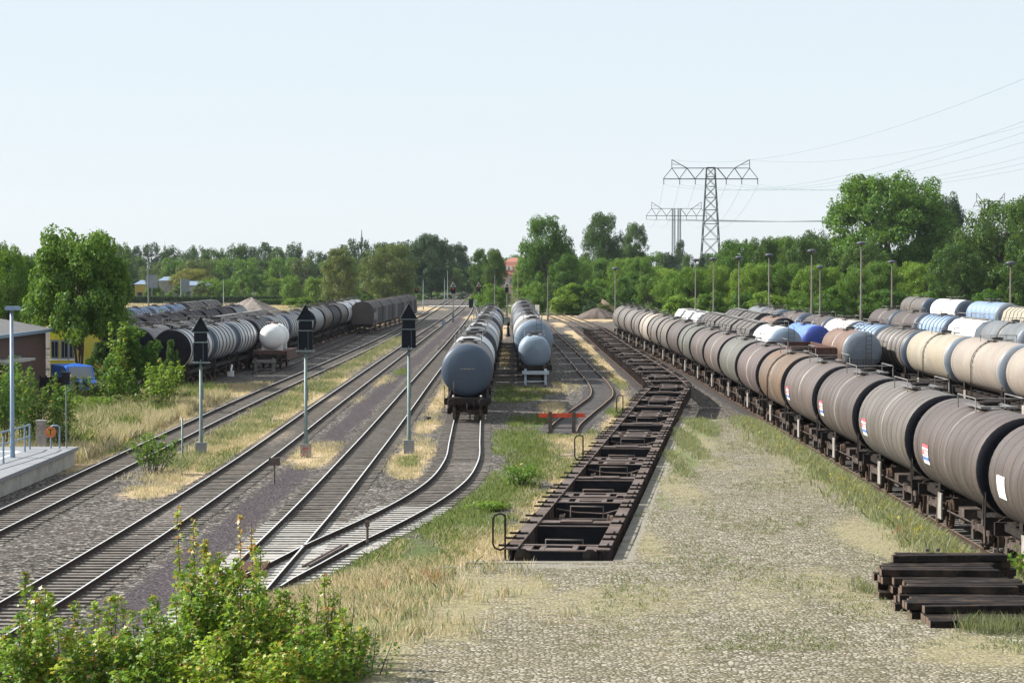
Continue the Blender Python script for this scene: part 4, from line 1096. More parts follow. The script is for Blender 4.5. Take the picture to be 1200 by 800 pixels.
# ------------------------------------------------------------------ buffer stops
fx = TR['F']; x0 = float(fx(123))
r = empty('buffer_stop', (2.62, 123.0, 0), -.35*0); tag(r, 'red beam buffer stop on two dark posts at the end of the bent siding', 'buffer stop')
for s in (-.62, .62):
    mb = MB(); mb.box(s-.1, s+.1, -.1, .1, -.1, 1.18); mb.tube([(s,.1,1.0),(s,1.3,.05)], .07, 4); mb.build('post', M['rustdark'], r)
mb = MB(); mb.box(-1.22, 1.22, .105, .2, .86, 1.08); mb.build('buffer_beam', M['red'], r)
mb = MB(); mb.box(-.62, .62, -.02, .04, .3, .36); mb.build('tie_bar', M['rustdark'], r)
def stop2(loc, mat, label):
    r = empty('buffer_stop', loc); tag(r, label, 'buffer stop')
    for s in (-.75, .75):
        mb = MB(); mb.box(s-.09, s+.09, -.09, .09, -.1, 1.25); mb.tube([(s,.09,1.1),(s,1.5,.05)], .07, 4); mb.build('post', mat, r)
    mb = MB(); mb.box(-1.0, 1.0, -.2, -.1, .85, 1.12); mb.box(-.7, .7, -.05, .05, .3, .38); mb.build('buffer_beam', mat, r)
stop2((1.75, 174.6, 0), simple('pale_blue_paint', (.42, .50, .56), .6, 0, .15, 3), 'pale blue-white buffer stop in front of the small pale blue tank')
stop2((-20.75, 196.5, 0), M['walk'], 'grey steel buffer stop in front of the small white tank')

# ------------------------------------------------------------------ signals
def near_signal(px, pybase, apex, label, pedestal='plain'):
    x, y = at(px, pybase); s = F / y
    H = topz(apex, y)
    r = empty('railway_signal', (x, y, 0)); tag(r, label, 'railway signal', 'tall light signals seen from behind')
    mb = MB(); mb.box(-.24, .24, -.2, .2, -.1, .62); mb.build('foundation', M['concgrey'] if pedestal != 'graf' else M['plate'], r)
    mb = MB(); mb.lathe([(.55,.11,0),(.7,.09,0),(H-2.0,.065,0),(H-2.0,.0,0)], 'Z', 10); mb.box(-.1,.1,.07,.2,2.6,3.3); mb.build('mast', M['galv'], r)
    mb = MB(); mb.tube([(0,.1,.8),(0,.1,H-2.2)], .012, 4)
    for zz in np.arange(.9, H-2.2, .35): mb.tube([(-.16,.1,zz),(.16,.1,zz)], .014, 4)
    mb.build('climbing_rungs', M['galv'], r)
    mb = MB(); z3 = H - .72
    w1, w2 = .30, .33
    mb.box(-w1, w1, -.06, .1, z3-.46, z3-.04); mb.build('upper_backboard', M['signalback'], r)
    mb = MB(); mb.box(-w2, w2, -.06, .1, z3-1.36, z3-.5); mb.build('signal_head', M['signalback'], r)
    mb = MB(); mb.box(-.42, .42, -.15, .2, z3-1.46, z3-1.40); mb.box(-w2-.02, w2+.02, -.075, -.06, z3-.51, z3-.47)
    for x_ in (-w2, .12): mb.box(x_-.007, x_+.007, -.085, -.062, z3-1.40, z3-.5)
    mb.build('frame', M['galv'], r)
    mb = MB(); a = [(-.41, z3), (.41, z3), (0, H)]
    mb.add([(p, -.03, q) for p, q in a] + [(p, .03, q) for p, q in a], [(0,1,2),(5,4,3),(0,3,4,1),(1,4,5,2),(2,5,3,0)], 0)
    tb = mb.build('speed_indicator', M['signalback'], r)
    mb = MB(); mb.tube([(-.42,-.04,z3-.01),(0,-.04,H+.02)], .012, 4); mb.box(-.43,.43,-.055,-.032,z3-.035,z3); mb.build('edge_trim', M['galv'], tb)
    if pedestal == 'graf':
        mb = MB()
        mb.tube([(-.16+.32*t, -.215, .42+.05*math.sin(t*18)) for t in np.linspace(0,1,14)], .016, 4)
        mb.tube([(.12*math.cos(t), -.215, .18+.1*math.sin(t)) for t in np.linspace(0,5.6,10)], .016, 4)
        mb.build('graffiti', M['sblue'] if False else M['sred'], r)
    return r
near_signal(235, 534, 370.5, 'black backed signal with triangle top, the one in the grass beside the small ailanthus bush')
near_signal(358, 536, 356.5, 'black backed signal with triangle top on the pedestal scribbled with graffiti', 'graf')
near_signal(479, 531, 355.5, 'black backed signal with triangle top nearest to the middle tank train')
M['sigred'] = bpy.data.materials.new('red_signal_light'); M['sigred'].use_nodes = True
b_ = M['sigred'].node_tree.nodes['Principled BSDF']; b_.inputs['Base Color'].default_value = (.5,.02,.01,1); b_.inputs['Emission Color'].default_value = (1,.06,.03,1); b_.inputs['Emission Strength'].default_value = .35
def far_signal(px, pybase, apex, label, tri=True, red=True):
    x, y = at(px, pybase); H = topz(apex, y)
    r = empty('railway_signal', (x, y, 0)); tag(r, label, 'railway signal', 'distant light signals facing the camera')
    mb = MB(); mb.box(-.25,.25,-.25,.25,-.1,.5); mb.build('foundation', M['concgrey'], r)
    mb = MB(); mb.tube([(0,0,.4),(0,0,H-1.0)], .075, 6); mb.box(-.16,.16,-.14,.14,.5,1.6); mb.build('mast', M['galv'], r)
    zt = H - (.75 if tri else 0)
    mb = MB(); mb.box(-.34,.34,-.1,.1,zt-1.15,zt-.08); hd = mb.build('signal_head', M['black'], r)
    if red:
        mb = MB(); mb.lathe([(-.02,.09,0),(.02,.09,0),(.02,.0,0)], 'Y', 10, None, (0,-.13,zt-.35)); mb.build('signal_lamp', M['sigred'], hd)
    if tri:
        a = [(-.42, zt), (.42, zt), (0, H)]
        for i_ in range(3):
            pass
        mb = MB(); mb.add([(p, -.03, q) for p, q in a] + [(p, .03, q) for p, q in a], [(0,1,2),(5,4,3),(0,3,4,1),(1,4,5,2),(2,5,3,0)]); t_ = mb.build('speed_board', M['black'], r)
        mb = MB()
        for (p, q), (p2, q2) in zip(a, a[1:] + a[:1]): mb.tube([(p,-.05,q),(p2,-.05,q2)], .035, 4)
        mb.tube([(0,-.05,zt+.12),(0,-.05,H-.3)], .03, 4)
        mb.build('board_rim', M['white'], t_)
far_signal(488, 367, 337, 'distant signal with plain dark head and a red light, left of the running lines', False)
far_signal(531, 377.5, 330.5, 'distant signal with white rimmed triangle standing between the two running lines')
far_signal(561, 364, 331, 'distant signal with white rimmed triangle seen just left of the middle train')
far_signal(594, 371, 331, 'distant signal with white rimmed triangle between the middle train and the train beside it', True, False)

# ------------------------------------------------------------------ lamp poles
def pole(px, top, H, label, kind='mushroom', Y=None, mat='polegrey'):
    y = Y or ((H - CZ) * F / (317 - top) if top < 316 else 420)
    x = atY(px, y)
    r = empty('lamp_pole', (x, y, 0)); tag(r, label, 'lamp pole', 'yard lamp poles')
    q_ = .6 if kind == 'plain' or Y and Y > 500 else .72 if px < 900 else .9
    mb = MB(); mb.lathe([(-.2,.20*q_,0),(H*.33,.17*q_,0),(H*.33,.14*q_,0),(H-.5,.09*q_,0),(H-.5,.0,0)], 'Z', 10); mb.build('mast', M[mat], r)
    if kind == 'mushroom':
        mb = MB(); mb.lathe([(H-.55,.13,0),(H-.45,.16,0),(H-.36,.5,0),(H-.22,.62,0),(H-.1,.5,0),(H,.22,0),(H+.02,.0,0)], 'Z', 16); mb.lathe([(H-.36,.5,0),(H-.42,.3,0),(H-.45,.0,0)], 'Z', 16); mb.build('lamp_head', M['lampcap'], r)
    elif kind == 'arm':
        mb = MB(); mb.tube([(0,0,H-.5),(0,0,H-.1),(-.5,0,H+.05)], .05, 5); mb.build('lamp_arm', M['lampcap'], r)
        mb = MB(); mb.box(-1.3,-.4,-.16,.16,H-.02,H+.12); mb.build('lamp_head', M['lampcap'], r)
    elif kind == 'double':
        mb = MB(); mb.tube([(-.5,0,H-.1),(0,0,H-.35),(.5,0,H-.1)], .05, 5); mb.build('lamp_arm', M['poledark'], r)
        for s in (-1, 1):
            mb = MB(); mb.lathe([(H-.15,.1,0),(H-.1,.3,0),(H+.08,.2,0),(H+.12,0,0)], 'Z', 10, None, (s*.42,0,0)); mb.build('lamp_head', M['poledark'], r)
    else:
        mb = MB(); mb.tube([(0,0,H-.5),(0,0,H)], .05, 5); mb.box(-.35,.35,-.15,.15,H,H+.14); mb.build('lamp_head', M['lampcap'], r)
pole(815, 303, topz(303, 345), 'lamp pole standing left of the large pylon foot', Y=345)
pole(836, 301.5, topz(301.5, 340), 'lamp pole standing right of the large pylon foot', Y=340)
pole(866, 300, topz(300, 330), 'weathered lamp pole with mushroom head, leftmost of those before the right hand trees', Y=330)
pole(901, 297, topz(297, 335), 'weathered lamp pole with mushroom head above the dark hoppers', Y=335)
pole(951, 292, topz(292, 300), 'tall lamp pole with mushroom head rising behind the blue tank', Y=300)
pole(961, 311, topz(311, 350), 'shorter lamp pole with rusty foot directly right of a taller one', Y=350)
pole(1009, 283, topz(283, 285), 'tallest lamp pole, in front of the big round tree', Y=285)
pole(1045, 305, topz(305, 330), 'lamp pole above the pale grey tank in front of the trees', Y=330)
pole(1184, 306, topz(306, 275), 'lamp pole near the right edge before the dark trees', Y=275)
pole(721, 314, 9.1, 'thin lamp pole at the far end of the long tank train', Y=385)
pole(642, 317, 8.7, 'dark lamp pole with side arm beyond the bent siding', 'arm', Y=399, mat='poledark')
pole(580, 317, 8.6, 'dark lamp pole with side arm beyond the middle train', 'arm', Y=420, mat='poledark')
pole(607, 315, 8.9, 'thin grey lamp pole before the trees right of the middle train', 'plain', Y=470)
pole(174, 298, 10.6, 'tall dark pole with a double lamp head beside the big left tree', 'double', mat='poledark')
pole(262, 324, 6.8, 'slim grey street lamp above the gravel heap', 'plain', Y=590, mat='galv')
pole(212, 321, 7.2, 'slim grey street lamp by the white buildings', 'plain', Y=610, mat='galv')
pole(416, 321.5, 7.4, 'slim grey lamp left of the dark covered wagons', 'plain', Y=560, mat='galv')
pole(496, 322, 7.2, 'slim pale lamp beside the distant plain signal', 'arm', Y=520, mat='galv')
pole(521, 323, 6.9, 'pale thin post left of the distant portal', 'plain', Y=640, mat='galv')
pole(524.5, 316, 9.0, 'taller pale thin post left of the distant portal', 'plain', Y=660, mat='galv')
pole(549.6, 309, 11, 'thin pale mast standing at the distant portal', 'plain', Y=800, mat='galv')

# ------------------------------------------------------------------ platform at the left
PZ = .76; PE = -19.25
mb = MB(); mb.add([(-40,30,-.1),(PE-.12,30,-.1),(PE-.12,103.8,-.1),(-23.2,103.8,-.1),(-40,103.8,-.1)] + [(-40,30,PZ-.16),(PE-.12,30,PZ-.16),(PE-.12,103.8,PZ-.16),(-23.2,103.8,PZ-.16),(-40,103.8,PZ-.16)],
               [(4,3,2,1,0),(5,6,7,8,9),(0,1,6,5),(1,2,7,6),(2,3,8,7),(3,4,9,8),(4,0,5,9)])
pr = empty('station_platform', (0,0,0)); tag(pr, 'concrete station platform with a white safety line at the left edge', 'platform')
mb.build('platform_wall', M['conc'], pr)
mb = MB(); mb.box(-40, PE, 30, 104.05, PZ-.155, PZ); mb.build('platform_deck', M['concgrey'], pr)
mb = MB(); mb.box(-21.35, -21.2, 30, 101.5, PZ+.002, PZ+.008); mb.add([(-21.2,101.5,PZ+.008),(-21.35,101.0,PZ+.008),(-22.9,101.0,PZ+.008),(-22.9,101.5,PZ+.008)], [(0,1,2,3)]); mb.build('safety_line', M['white'], pr)
r = empty('platform_lamp', (atY(13.5, 98), 98, PZ)); tag(r, 'blue-grey platform lamp with a flat box head', 'lamp')
Hh = topz(360, 98) - PZ
mb = MB(); mb.lathe([(0,.12,0),(.6,.1,0),(Hh-.1,.07,0),(Hh-.1,0,0)], 'Z', 12); mb.build('mast', M['galvblue'], r)
mb = MB(); mb.box(-.25,.36,-.2,.2,Hh-.12,Hh+.02); mb.box(-.2,.3,-.15,.15,Hh+.02,Hh+.05); mb.build('lamp_head', M['galvblue'], r)
r = empty('platform_railing', (0,0,0)); tag(r, 'blue-grey tubular railing at the end of the platform', 'railing')
pts = [(-25.6,92.5),(-23.3,101.5),(-22.6,103.2)]
X0, Y0 = atY(0, 95), 95; X1, Y1 = atY(24, 101), 101; X2, Y2 = atY(34, 102.5), 102.5
for (x_, y_) in ((X0-.8, Y0-3), (X0+.1, Y0), ((X1+X0)/2, (Y0+Y1)/2), (X1+.15, Y1), (X2, Y2)):
    mb = MB(); mb.tube([(x_, y_, PZ), (x_, y_, PZ+1.1)], .045, 6); mb.build('railing_post', M['galvblue'], r)
for zz in (1.1, .6):
    mb = MB(); mb.tube([(X0-.8, Y0-3, PZ+zz), (X1+.15, Y1, PZ+zz), (X2, Y2, PZ+zz)], .035, 6); mb.build('rail_bar', M['galvblue'], r)
r = empty('track_sign', (atY(58.5, 103), 103, PZ)); tag(r, 'round orange and black sign with a T on a grey bent pipe frame', 'sign')
mb = MB(); mb.tube([(-.0,.05,0),(0,.05,.95),(.08,.05,1.0),(.3,.05,1.0),(.38,.05,.95),(.38,.05,0)], .04, 6); mb.build('pipe_frame', M['galvblue'], r)
mb = MB(); mb.lathe([(0,.0,0),(0,.24,0),(.03,.24,0),(.03,.0,0)], 'Y', 24, None, (.0,-.03,.72)); o = mb.build('sign_disc', simple('orange_paint', (.48,.20,.02), .6, 0, .1, 3), r)
mb = MB(); mb.lathe([(-.005,.24,0),(-.005,.20,0),(.0,.20,0)], 'Y', 24, None, (.0,-.035,.72)); mb.build('disc_rim', M['sred'], r)
me = text_mesh('T', .34, M['black']); o = bpy.data.objects.new('lettering', me); C.objects.link(o); o.parent = r; o.location = (0,-.045,.72); o.rotation_euler = (R(90),0,0)
r = empty('camera_pole', (atY(77, 103.4), 103.4, PZ)); tag(r, 'thin dark green pole with a black box on top, at the platform end', 'pole')
Hq = topz(450, 103.4) - PZ
mb = MB(); mb.tube([(0,0,0),(0,0,Hq)], .035, 8); mb.build('mast', M['galv'], r)
mb = MB(); mb.box(-.16,.16,-.14,.14,Hq-.02,Hq+.5); mb.box(-.19,.19,-.17,.17,Hq+.5,Hq+.53); mb.build('box_head', M['black'], r)
r = empty('utility_cabinet', (atY(47.5, 106), 106, 0)); tag(r, 'pale grey utility cabinet half hidden in the shrubs behind the platform', 'cabinet')
mb = MB(); mb.box(-.2,.2,-.2,.2,-.1,1.75); mb.box(-.24,.24,-.24,.24,1.75,1.82); mb.build('cabinet_body', M['plate'], r)
# little posts and boxes between the tracks
x, y = at(213, 538); small('marker_post', (lambda m: (m.lathe([(-.1,.05,0),(1.9,.045,0),(1.9,0,0)], 'Z', 8, None, (x,y,0)), m)[1])(MB()), M['galv'], 'slim grey marker post between the left track and the first signal', 'post')
x, y = at(321, 567); mb = MB(); mb.tube([(x,y,-.05),(x,y,.85)], .035, 6); mb.box(x-.22,x+.22,y-.08,y+.08,.75,1.05); small('ground_marker', mb, M['rustdark'], 'small rusty box on a stake beside the cinder path', 'marker')
x, y = at(430, 640); mb = MB(); mb.tube([(x,y,-.05),(x,y,.75)], .045, 6); mb.box(x-.07,x+.07,y-.05,y+.05,.6,.78); small('marker_stake', mb, M['rustdark'], 'short rusty stake beside the curved siding', 'stake')
x, y = at(270, 441); mb = MB(); mb.box(x-.25,x+.25,y-.2,y+.2,-.05,.45); mb.lathe([(.45,.12,0),(.95,.18,0),(1.0,0,0)], 'Z', 8, None, (x,y,0)); small('shunting_signal', mb, M['white'], 'small white dwarf signal left of the white tank wagon', 'dwarf signal')
x, y = at(269+4, 459); 
x, y = at(520, 385); mb = MB(); mb.box(x-.25,x+.25,y-.1,y+.1,.5,1.15); mb.tube([(x,y,-.1),(x,y,.5)], .06, 5); small('track_board', mb, M['galvblue'], 'small pale board low beside the line left of the middle train', 'board')
x, y = at(501, 493); mb = MB(); mb.lathe([(-.05,.2,0),(.22,.2,0),(.22,.0,0)], 'Z', 12, None, (x,y,0)); small('cable_pit_cover', mb, M['black'], 'black round cover in the ballast left of the middle train', 'cover')
x, y = at(594, 381); mb = MB(); mb.box(x-.5,x+.5,y-.4,y+.4,-.05,1.2); mb.box(x-.56,x+.56,y-.46,y+.46,1.2,1.3); small('relay_box', mb, M['galv'], 'grey relay box between the middle trains', 'box')
x, y = at(595.5, 394); mb = MB(); mb.lathe([(-.05,.3,0),(.4,.2,0),(1.4,.12,0),(1.5,.25,0),(1.9,.2,0),(1.9,0,0)], 'Z', 8, None, (x,y,0)); mb.box(x-.6,x+.2,y-.05,y+.05,1.0,1.1); small('point_lever', mb, M['black'], 'dark point lever with weight standing between the two middle trains', 'lever')
x, y = at(629.5, 371); mb = MB(); mb.box(x-.4,x+.4,y-.2,y+.2,-.05,2.2); small('white_marker', mb, M['white'], 'white upright marker beyond the bent siding', 'marker')
for i, (px_, py_) in enumerate(((552,360.5),(561,360),(557,359))):
    x, y = at(px_, py_); mb = MB(); mb.box(x-.5,x+.5,y-.3,y+.3,-.05,1.4 + .5*(i==0)); mb.box(x-.55,x+.55,y-.35,y+.35,1.4+.5*(i==0),1.5+.5*(i==0)); small('crossing_box', mb, [M['black'],M['galvblue'],M['galvblue']][i], ['dark cabinet at the level crossing','pale cabinet right of the dark one at the level crossing','pale cabinet between the two others at the level crossing'][i], 'cabinet', 'cabinets at the level crossing')
# steel signboard left of the near signal head (white board)
x, y = at(479, 367, 0); x = atY(479, 480)
mb = MB(); mb.tube([(atY(478.5,470),470,-.1),(atY(478.5,470),470,3.2)], .07, 6); mb.box(atY(475.8,470),atY(481.8,470),469.8,469.9,2.6-.2,3.6-.1); small('white_sign_board', mb, M['galvblue'], 'pale blue square board behind the top of the tall signal', 'sign')

# ------------------------------------------------------------------ buildings at the left
r = empty('station_building', (0, 0, 0)); tag(r, 'low dark brick building with a grey roof behind the platform shrubs', 'building')
BX1 = -33.2; BY0, BY1 = 138, 168
e0 = -47
mb = MB(); mb.box(e0, BX1-.2, BY0, BY1, -.1, 4.4); mb.build('wall', simple('dark_brick', (.10,.055,.045), .9, 0, .3, 6), r)
mb = MB(); ov = .8
a0 = [(e0, BY0-ov, 4.4), (BX1+ov-.6, BY0-ov, 4.4), (BX1+ov-.6, BY1+ov, 4.4), (e0, BY1+ov, 4.4)]; rg = [(e0, (BY0+BY1)/2, 6.1), (BX1-3.6, (BY0+BY1)/2, 6.1)]
mb.add(a0 + rg, [(0,1,5,4), (1,2,5), (2,3,4,5), (3,2,1,0), (0,4,3)]); rf = mb.build('roof', simple('grey_roof_felt', (.19,.18,.175), .9, 0, .12, .6), r)
mb = MB(); mb.box(e0, BX1+ov-.55, BY0-ov-.12, BY0-ov, 4.2, 4.42); mb.box(BX1+ov-.6, BX1+ov-.48, BY0-ov, BY1+ov, 4.2, 4.42); mb.build('gutter', M['galvblue'], rf)
for (ya, yb, z0, z1) in ((141,142.2,.9,3.0),(146,147.4,.2,3.2),(152,153.2,.9,2.8),(158,159.2,.9,2.8)):
    mb = MB(); mb.box(BX1-.2, BX1-.12, ya, yb, z0, z1); f_ = mb.build('window', M['galvblue'], r)
    mb = MB(); mb.box(BX1-.12, BX1-.10, ya+.12, yb-.12, z0+.12, z1-.12); mb.build('pane', M['black'], f_)
for xa in (-40.0, -37.5, -35.2):
    mb = MB(); mb.box(xa, xa+1.1, BY0-.1, BY0-.02, .8, 3.1); f_ = mb.build('window', M['galvblue'], r)
    mb = MB(); mb.box(xa+.12, xa+.98, BY0-.12, BY0-.1, .95, 2.95); mb.build('pane', M['endblue'], f_)
mb = MB(); mb.box(BX1-.1, BX1+1.3, 149, 157, 2.6, 2.75); mb.build('canopy', M['conc'], r)
r = empty('yellow_building', (0,0,0)); tag(r, 'bright yellow house wall with pale windows behind the big left tree', 'building')
x0, x1 = atY(58, 186), atY(98, 186)
mb = MB(); mb.box(x0, x1, 186, 194, -.1, 4.4); mb.build('wall', simple('yellow_render', (.55,.47,.03), .85, 0, .08, 1), r)
mb = MB(); mb.add([(x0-.4,185.5,4.4),(x1+.4,185.5,4.4),(x1+.4,194.5,4.4),(x0-.4,194.5,4.4),(x0-.4,190,5.9),(x1+.4,190,5.9)], [(0,1,5,4),(2,3,4,5),(1,2,5),(3,0,4),(3,2,1,0)]); mb.build('roof', M['hoproof'], r)
for px_ in (64, 75.5, 85):
    xx = atY(px_, 186); mb = MB(); mb.box(xx-.32, xx+.32, 185.92, 186.0, 1.55, 3.1); f_ = mb.build('window', M['endblue'], r)
    mb = MB(); mb.box(xx-.22, xx-.03, 185.9, 185.93, 1.7, 2.95); mb.box(xx+.03, xx+.24, 185.9, 185.93, 1.7, 2.95); mb.build('pane', M['black'], f_)
    mb = MB(); mb.box(xx-.36, xx+.36, 185.85, 185.999, 1.47, 1.55); mb.build('sill', M['white'], f_)
# blue van
def van():
    r = empty('parked_van', (atY(86, 158), 158, 0), R(0)); tag(r, 'blue van with a pale windscreen parked under the big left tree', 'van')
    pb = simple('blue_car_paint', (.02,.12,.50), .3, 0, .05, 1)
    mb = MB(); sec = [(-2.2,.45),(2.2,.45),(2.2,1.15),(1.75,1.3),(1.2,2.2),(-2.2,2.25)]
    W = .95
    mb.add([(p,-W,q) for p, q in sec[:]] + [(p,W,q) for p, q in sec], [(0,1,2,3,4,5),(11,10,9,8,7,6)] + [(i,6+i,6+(i+1)%6,(i+1)%6) for i in range(6)])
    bd = mb.build('body', pb, r); bv = bd.modifiers.new('bevel', 'BEVEL'); bv.width = .09; bv.segments = 3
    mb = MB(); mb.add([(1.73,-.8,1.36),(1.73,.8,1.36),(1.25,.75,2.12),(1.25,-.75,2.12)], [(0,1,2,3)]); o = mb.build('windscreen', M['endblue'], r); o.location = (.03,0,.02)
    for s in (-1, 1):
        mb = MB(); mb.add([(1.15,s*.965,1.3),(1.45,s*.965,1.3),(1.1,s*.965,2.0),(.3,s*.965,2.0),(.3,s*.965,1.3)], [(0,1,2,3,4)]); mb.build('side_window', M['endblue'], r)
        mb = MB(); mb.box(2.19,2.24,s*.7-.16,s*.7+.16,.8,1.02); mb.build('headlight', M['white'], r)
        for x_ in (-1.4, 1.4):
            mb = MB(); mb.lathe([(-.1,.0,0),(-.1,.33,0),(.1,.33,0),(.1,.0,0)], 'Y', 18, None, (x_, s*.88, .33)); wh = mb.build('wheel', M['black'], r)
    mb = MB(); mb.box(2.2,2.27,-.85,.85,.42,.62); mb.build('bumper', M['black'], r)
    r.rotation_euler = (0, 0, R(-62)); return r
van()
mb = MB(); x0 = atY(47, 150); mb.box(x0, atY(73, 150), 150, 150.12, -.1, 1.75)
for x_ in np.linspace(x0, atY(73,150), 5): mb.box(x_-.06, x_+.06, 149.9, 150, -.1, 1.85)
small('board_fence', mb, M['black'], 'dark board fence in front of the yellow house', 'fence')
# red roofed house in the trees
r = empty('house', (atY(599, 600), 600, 0)); r.scale = (.72, .8, .90); tag(r, 'house with a red tiled hipped roof rising out of the trees', 'house')
hz = topz(317, 520)
mb = MB(); mb.box(-4.5, 4.5, 0, 10, -.1, 8.6); mb.build('wall', simple('pink_render', (.55,.38,.33), .9, 0, .08, 1), r)
mb = MB(); mb.add([(-5,-.5,8.4),(5,-.5,8.4),(5,10.5,8.4),(-5,10.5,8.4),(-2.6,2.2,12.0),(3.6,2.2,12.0),(3.6,7.8,12.0),(-2.6,7.8,12.0),(0,5,13.2),(2.0,5,13.2)], [(0,1,5,4),(1,2,6,5),(2,3,7,6),(3,0,4,7),(4,5,9,8),(5,6,9),(6,7,8,9),(7,4,8),(3,2,1,0)]); rf = mb.build('roof', simple('red_tiles', (.36,.15,.11), .85, 0, .2, 2), r)
for x_ in (-1.6, 0, 1.7):
    mb = MB(); mb.box(x_-.45, x_+.45, .3, 1.5, 9.6, 10.8); mb.build('dormer', M['white'], rf)
for x_ in (-2.5, 0, 2.5):
    mb = MB(); mb.box(x_-.5, x_+.5, -.05, 0, 5.5, 7.2); mb.build('window', M['endblue'], r)
# white commercial buildings and cars beyond the hedge
def lowhouse(px0, px1, y, H, label, wall, cat='building', roofc=None, depth=10):
    x0, x1 = atY(px0, y), atY(px1, y); r = empty('low_building', ((x0+x1)/2, y, 0)); tag(r, label, cat); W = (x1-x0)/2
    mb = MB(); mb.box(-W, W, 0, depth, -.1, H); mb.build('wall', wall, r)
    mb = MB(); mb.add([(-W-.3,-.3,H),(W+.3,-.3,H),(W+.3,depth+.3,H),(-W-.3,depth+.3,H),(-W+1,depth/2,H+1.2),(W-1,depth/2,H+1.2)], [(0,1,5,4),(1,2,5),(2,3,4,5),(3,0,4),(3,2,1,0)]); mb.build('roof', roofc or M['galvblue'], r)
    for k in np.linspace(-W+1.2, W-1.2, max(2, int(W*2/3))):
        mb = MB(); mb.box(k-.55, k+.55, -.05, 0, 1, 2.3); mb.build('window', M['endnavy'], r)
lowhouse(186, 214, 720, 5.5, 'long white low building among the trees, left one', M['plate'])
lowhouse(216, 243, 700, 4.2, 'white flat building right of the long white one, beyond the hedge', M['plate'])
lowhouse(158, 170, 680, 4.6, 'small building with a yellow band behind the dark pole', simple('yellow_band', (.38,.27,.05), .8, 0, .1, 1))
lowhouse(324, 340, 640, 1.9, 'low blue roofed shed behind the hedge', M['endblue'], roofc=M['t_lblue'])
def car(px, y, label, paint):
    r = empty('parked_car', (atY(px, y), y, 0)); tag(r, label, 'car', 'vehicles parked beyond the hedge')
    W = .9; sec = [(-2.2,.35),(2.2,.35),(2.2,.85),(1.3,.98),(.7,1.5),(-1.0,1.52),(-1.7,1.0),(-2.2,.9)]; n = 8
    mb = MB(); mb.add([(p,-W,q) for p, q in sec] + [(p,W,q) for p, q in sec], [tuple(range(n)), tuple(range(2*n-1,n-1,-1))] + [(i,n+i,n+(i+1)%n,(i+1)%n) for i in range(n)]); mb.build('body', paint, r)
    mb = MB(); mb.add([(1.15,-.92,1.0),(.68,-.92,1.44),(-.95,-.92,1.46),(-1.5,-.92,1.0)], [(0,1,2,3)]); mb.build('side_window', M['black'], r)
    for x_ in (-1.35,1.35):
        for s in (-1,1):
            mb = MB(); mb.lathe([(-.1,0,0),(-.1,.33,0),(.1,.33,0),(.1,0,0)], 'Y', 12, None, (x_, s*.82, .33)); mb.build('wheel', M['black'], r)
def raise_(y): return 1.2
for px_, y_, c_, lb in ((166,632,'galvblue','grey car beyond the hedge, leftmost of the parked ones'),(174,634,'white','small white car beyond the hedge, next to the grey one'),(192,626,'white','white car beyond the hedge right of the dark pole'),(199,630,'white','bright white car at the right end of the parked cars')):
    car(px_, y_, lb, M[c_])
# advertising boards by the buildings
for px_, top_, y_, w_, lb in ((178,322,650,1.6,'tall blue and white advertising pylon right of the dark pole'),(217,327,660,1.2,'smaller pale advertising pylon by the white building')):
    x = atY(px_, y_); H = topz(top_, y_); mb = MB(); mb.box(x-w_, x+w_, y_, y_+.4, H-3.6, H); mb.tube([(x,y_+.2,-.1),(x,y_+.2,H-3.6)], .2, 6); small('advertising_pylon', mb, M['endblue'], lb, 'sign')

# ------------------------------------------------------------------ distant portal, heaps
r = empty('road_bridge', (0,0,0)); tag(r, 'blue-grey bridge portal over the lines in the far distance', 'bridge')
yb = 980; xl, xr = atY(541.5, yb), atY(552.5, yb)
mb = MB(); mb.box(xl, xl+.9, yb, yb+8, -.1, 8.0); mb.build('pier', M['galvblue'], r)
mb = MB(); mb.box(xr-.3, xr+1.0, yb, yb+8, -.1, 8.0); mb.build('pier', M['galvblue'], r)
mb = MB(); mb.box(xl-6, xr+8, yb-.4, yb+8.4, 7.6, 8.5); mb.build('bridge_deck', M['galvblue'], r)
def heap(name, cx, cy, rx, ry, h, mat, label, cat, p=1.0, seed=1, px=1.0):
    n, k = 40, 72; mb = MB(); vs = [(cx, cy, h)]; rr = random.Random(seed); ph = [rr.uniform(0, 6.3) for _ in range(6)]
    for i in range(1, n+1):
        t = i / n
        for j in range(k):
            a = 2*math.pi*j/k; wv = 1 + .10*math.sin(2*a+ph[0]) + .06*math.sin(5*a+ph[1]) + .03*math.sin(11*a+ph[2])
            zz = h*(1-t)**p * (1 + .02*math.sin(5*a+ph[3]+t*4)) + .06*h*math.sin(t*3.1)*math.sin(3*a+ph[4]) + rr.uniform(-.01,.01)*h
            vs.append((cx+rx*t*wv*math.cos(a)+rr.uniform(-.07,.07), cy+ry*t*wv*math.sin(a), zz if i < n else -.1))
    fs = [(0, 1+j, 1+(j+1) % k) for j in range(k)]
    for i in range(n-1):
        for j in range(k): fs.append((1+i*k+j, 1+(i+1)*k+j, 1+(i+1)*k+(j+1)%k, 1+i*k+(j+1)%k))
    mb.add(vs, fs, 0, False); return small(name, mb, mat, label, cat)
heap('gravel_heap', -45, 405, 8.2, 9, 3.95, simple('heap_gravel', (.20,.17,.145), .95, 0, .3, 1.2), 'grey-brown conical gravel heap behind the tank wagons, at the edge of the dry meadow', 'gravel heap', 1.0, 2)
heap('gravel_heap', -50.5, 400, 7, 8, 2.4, simple('heap_gravel_low', (.22,.185,.155), .95, 0, .3, 1.2), 'lower shoulder heap left of the conical gravel heap', 'gravel heap', .8, 5)
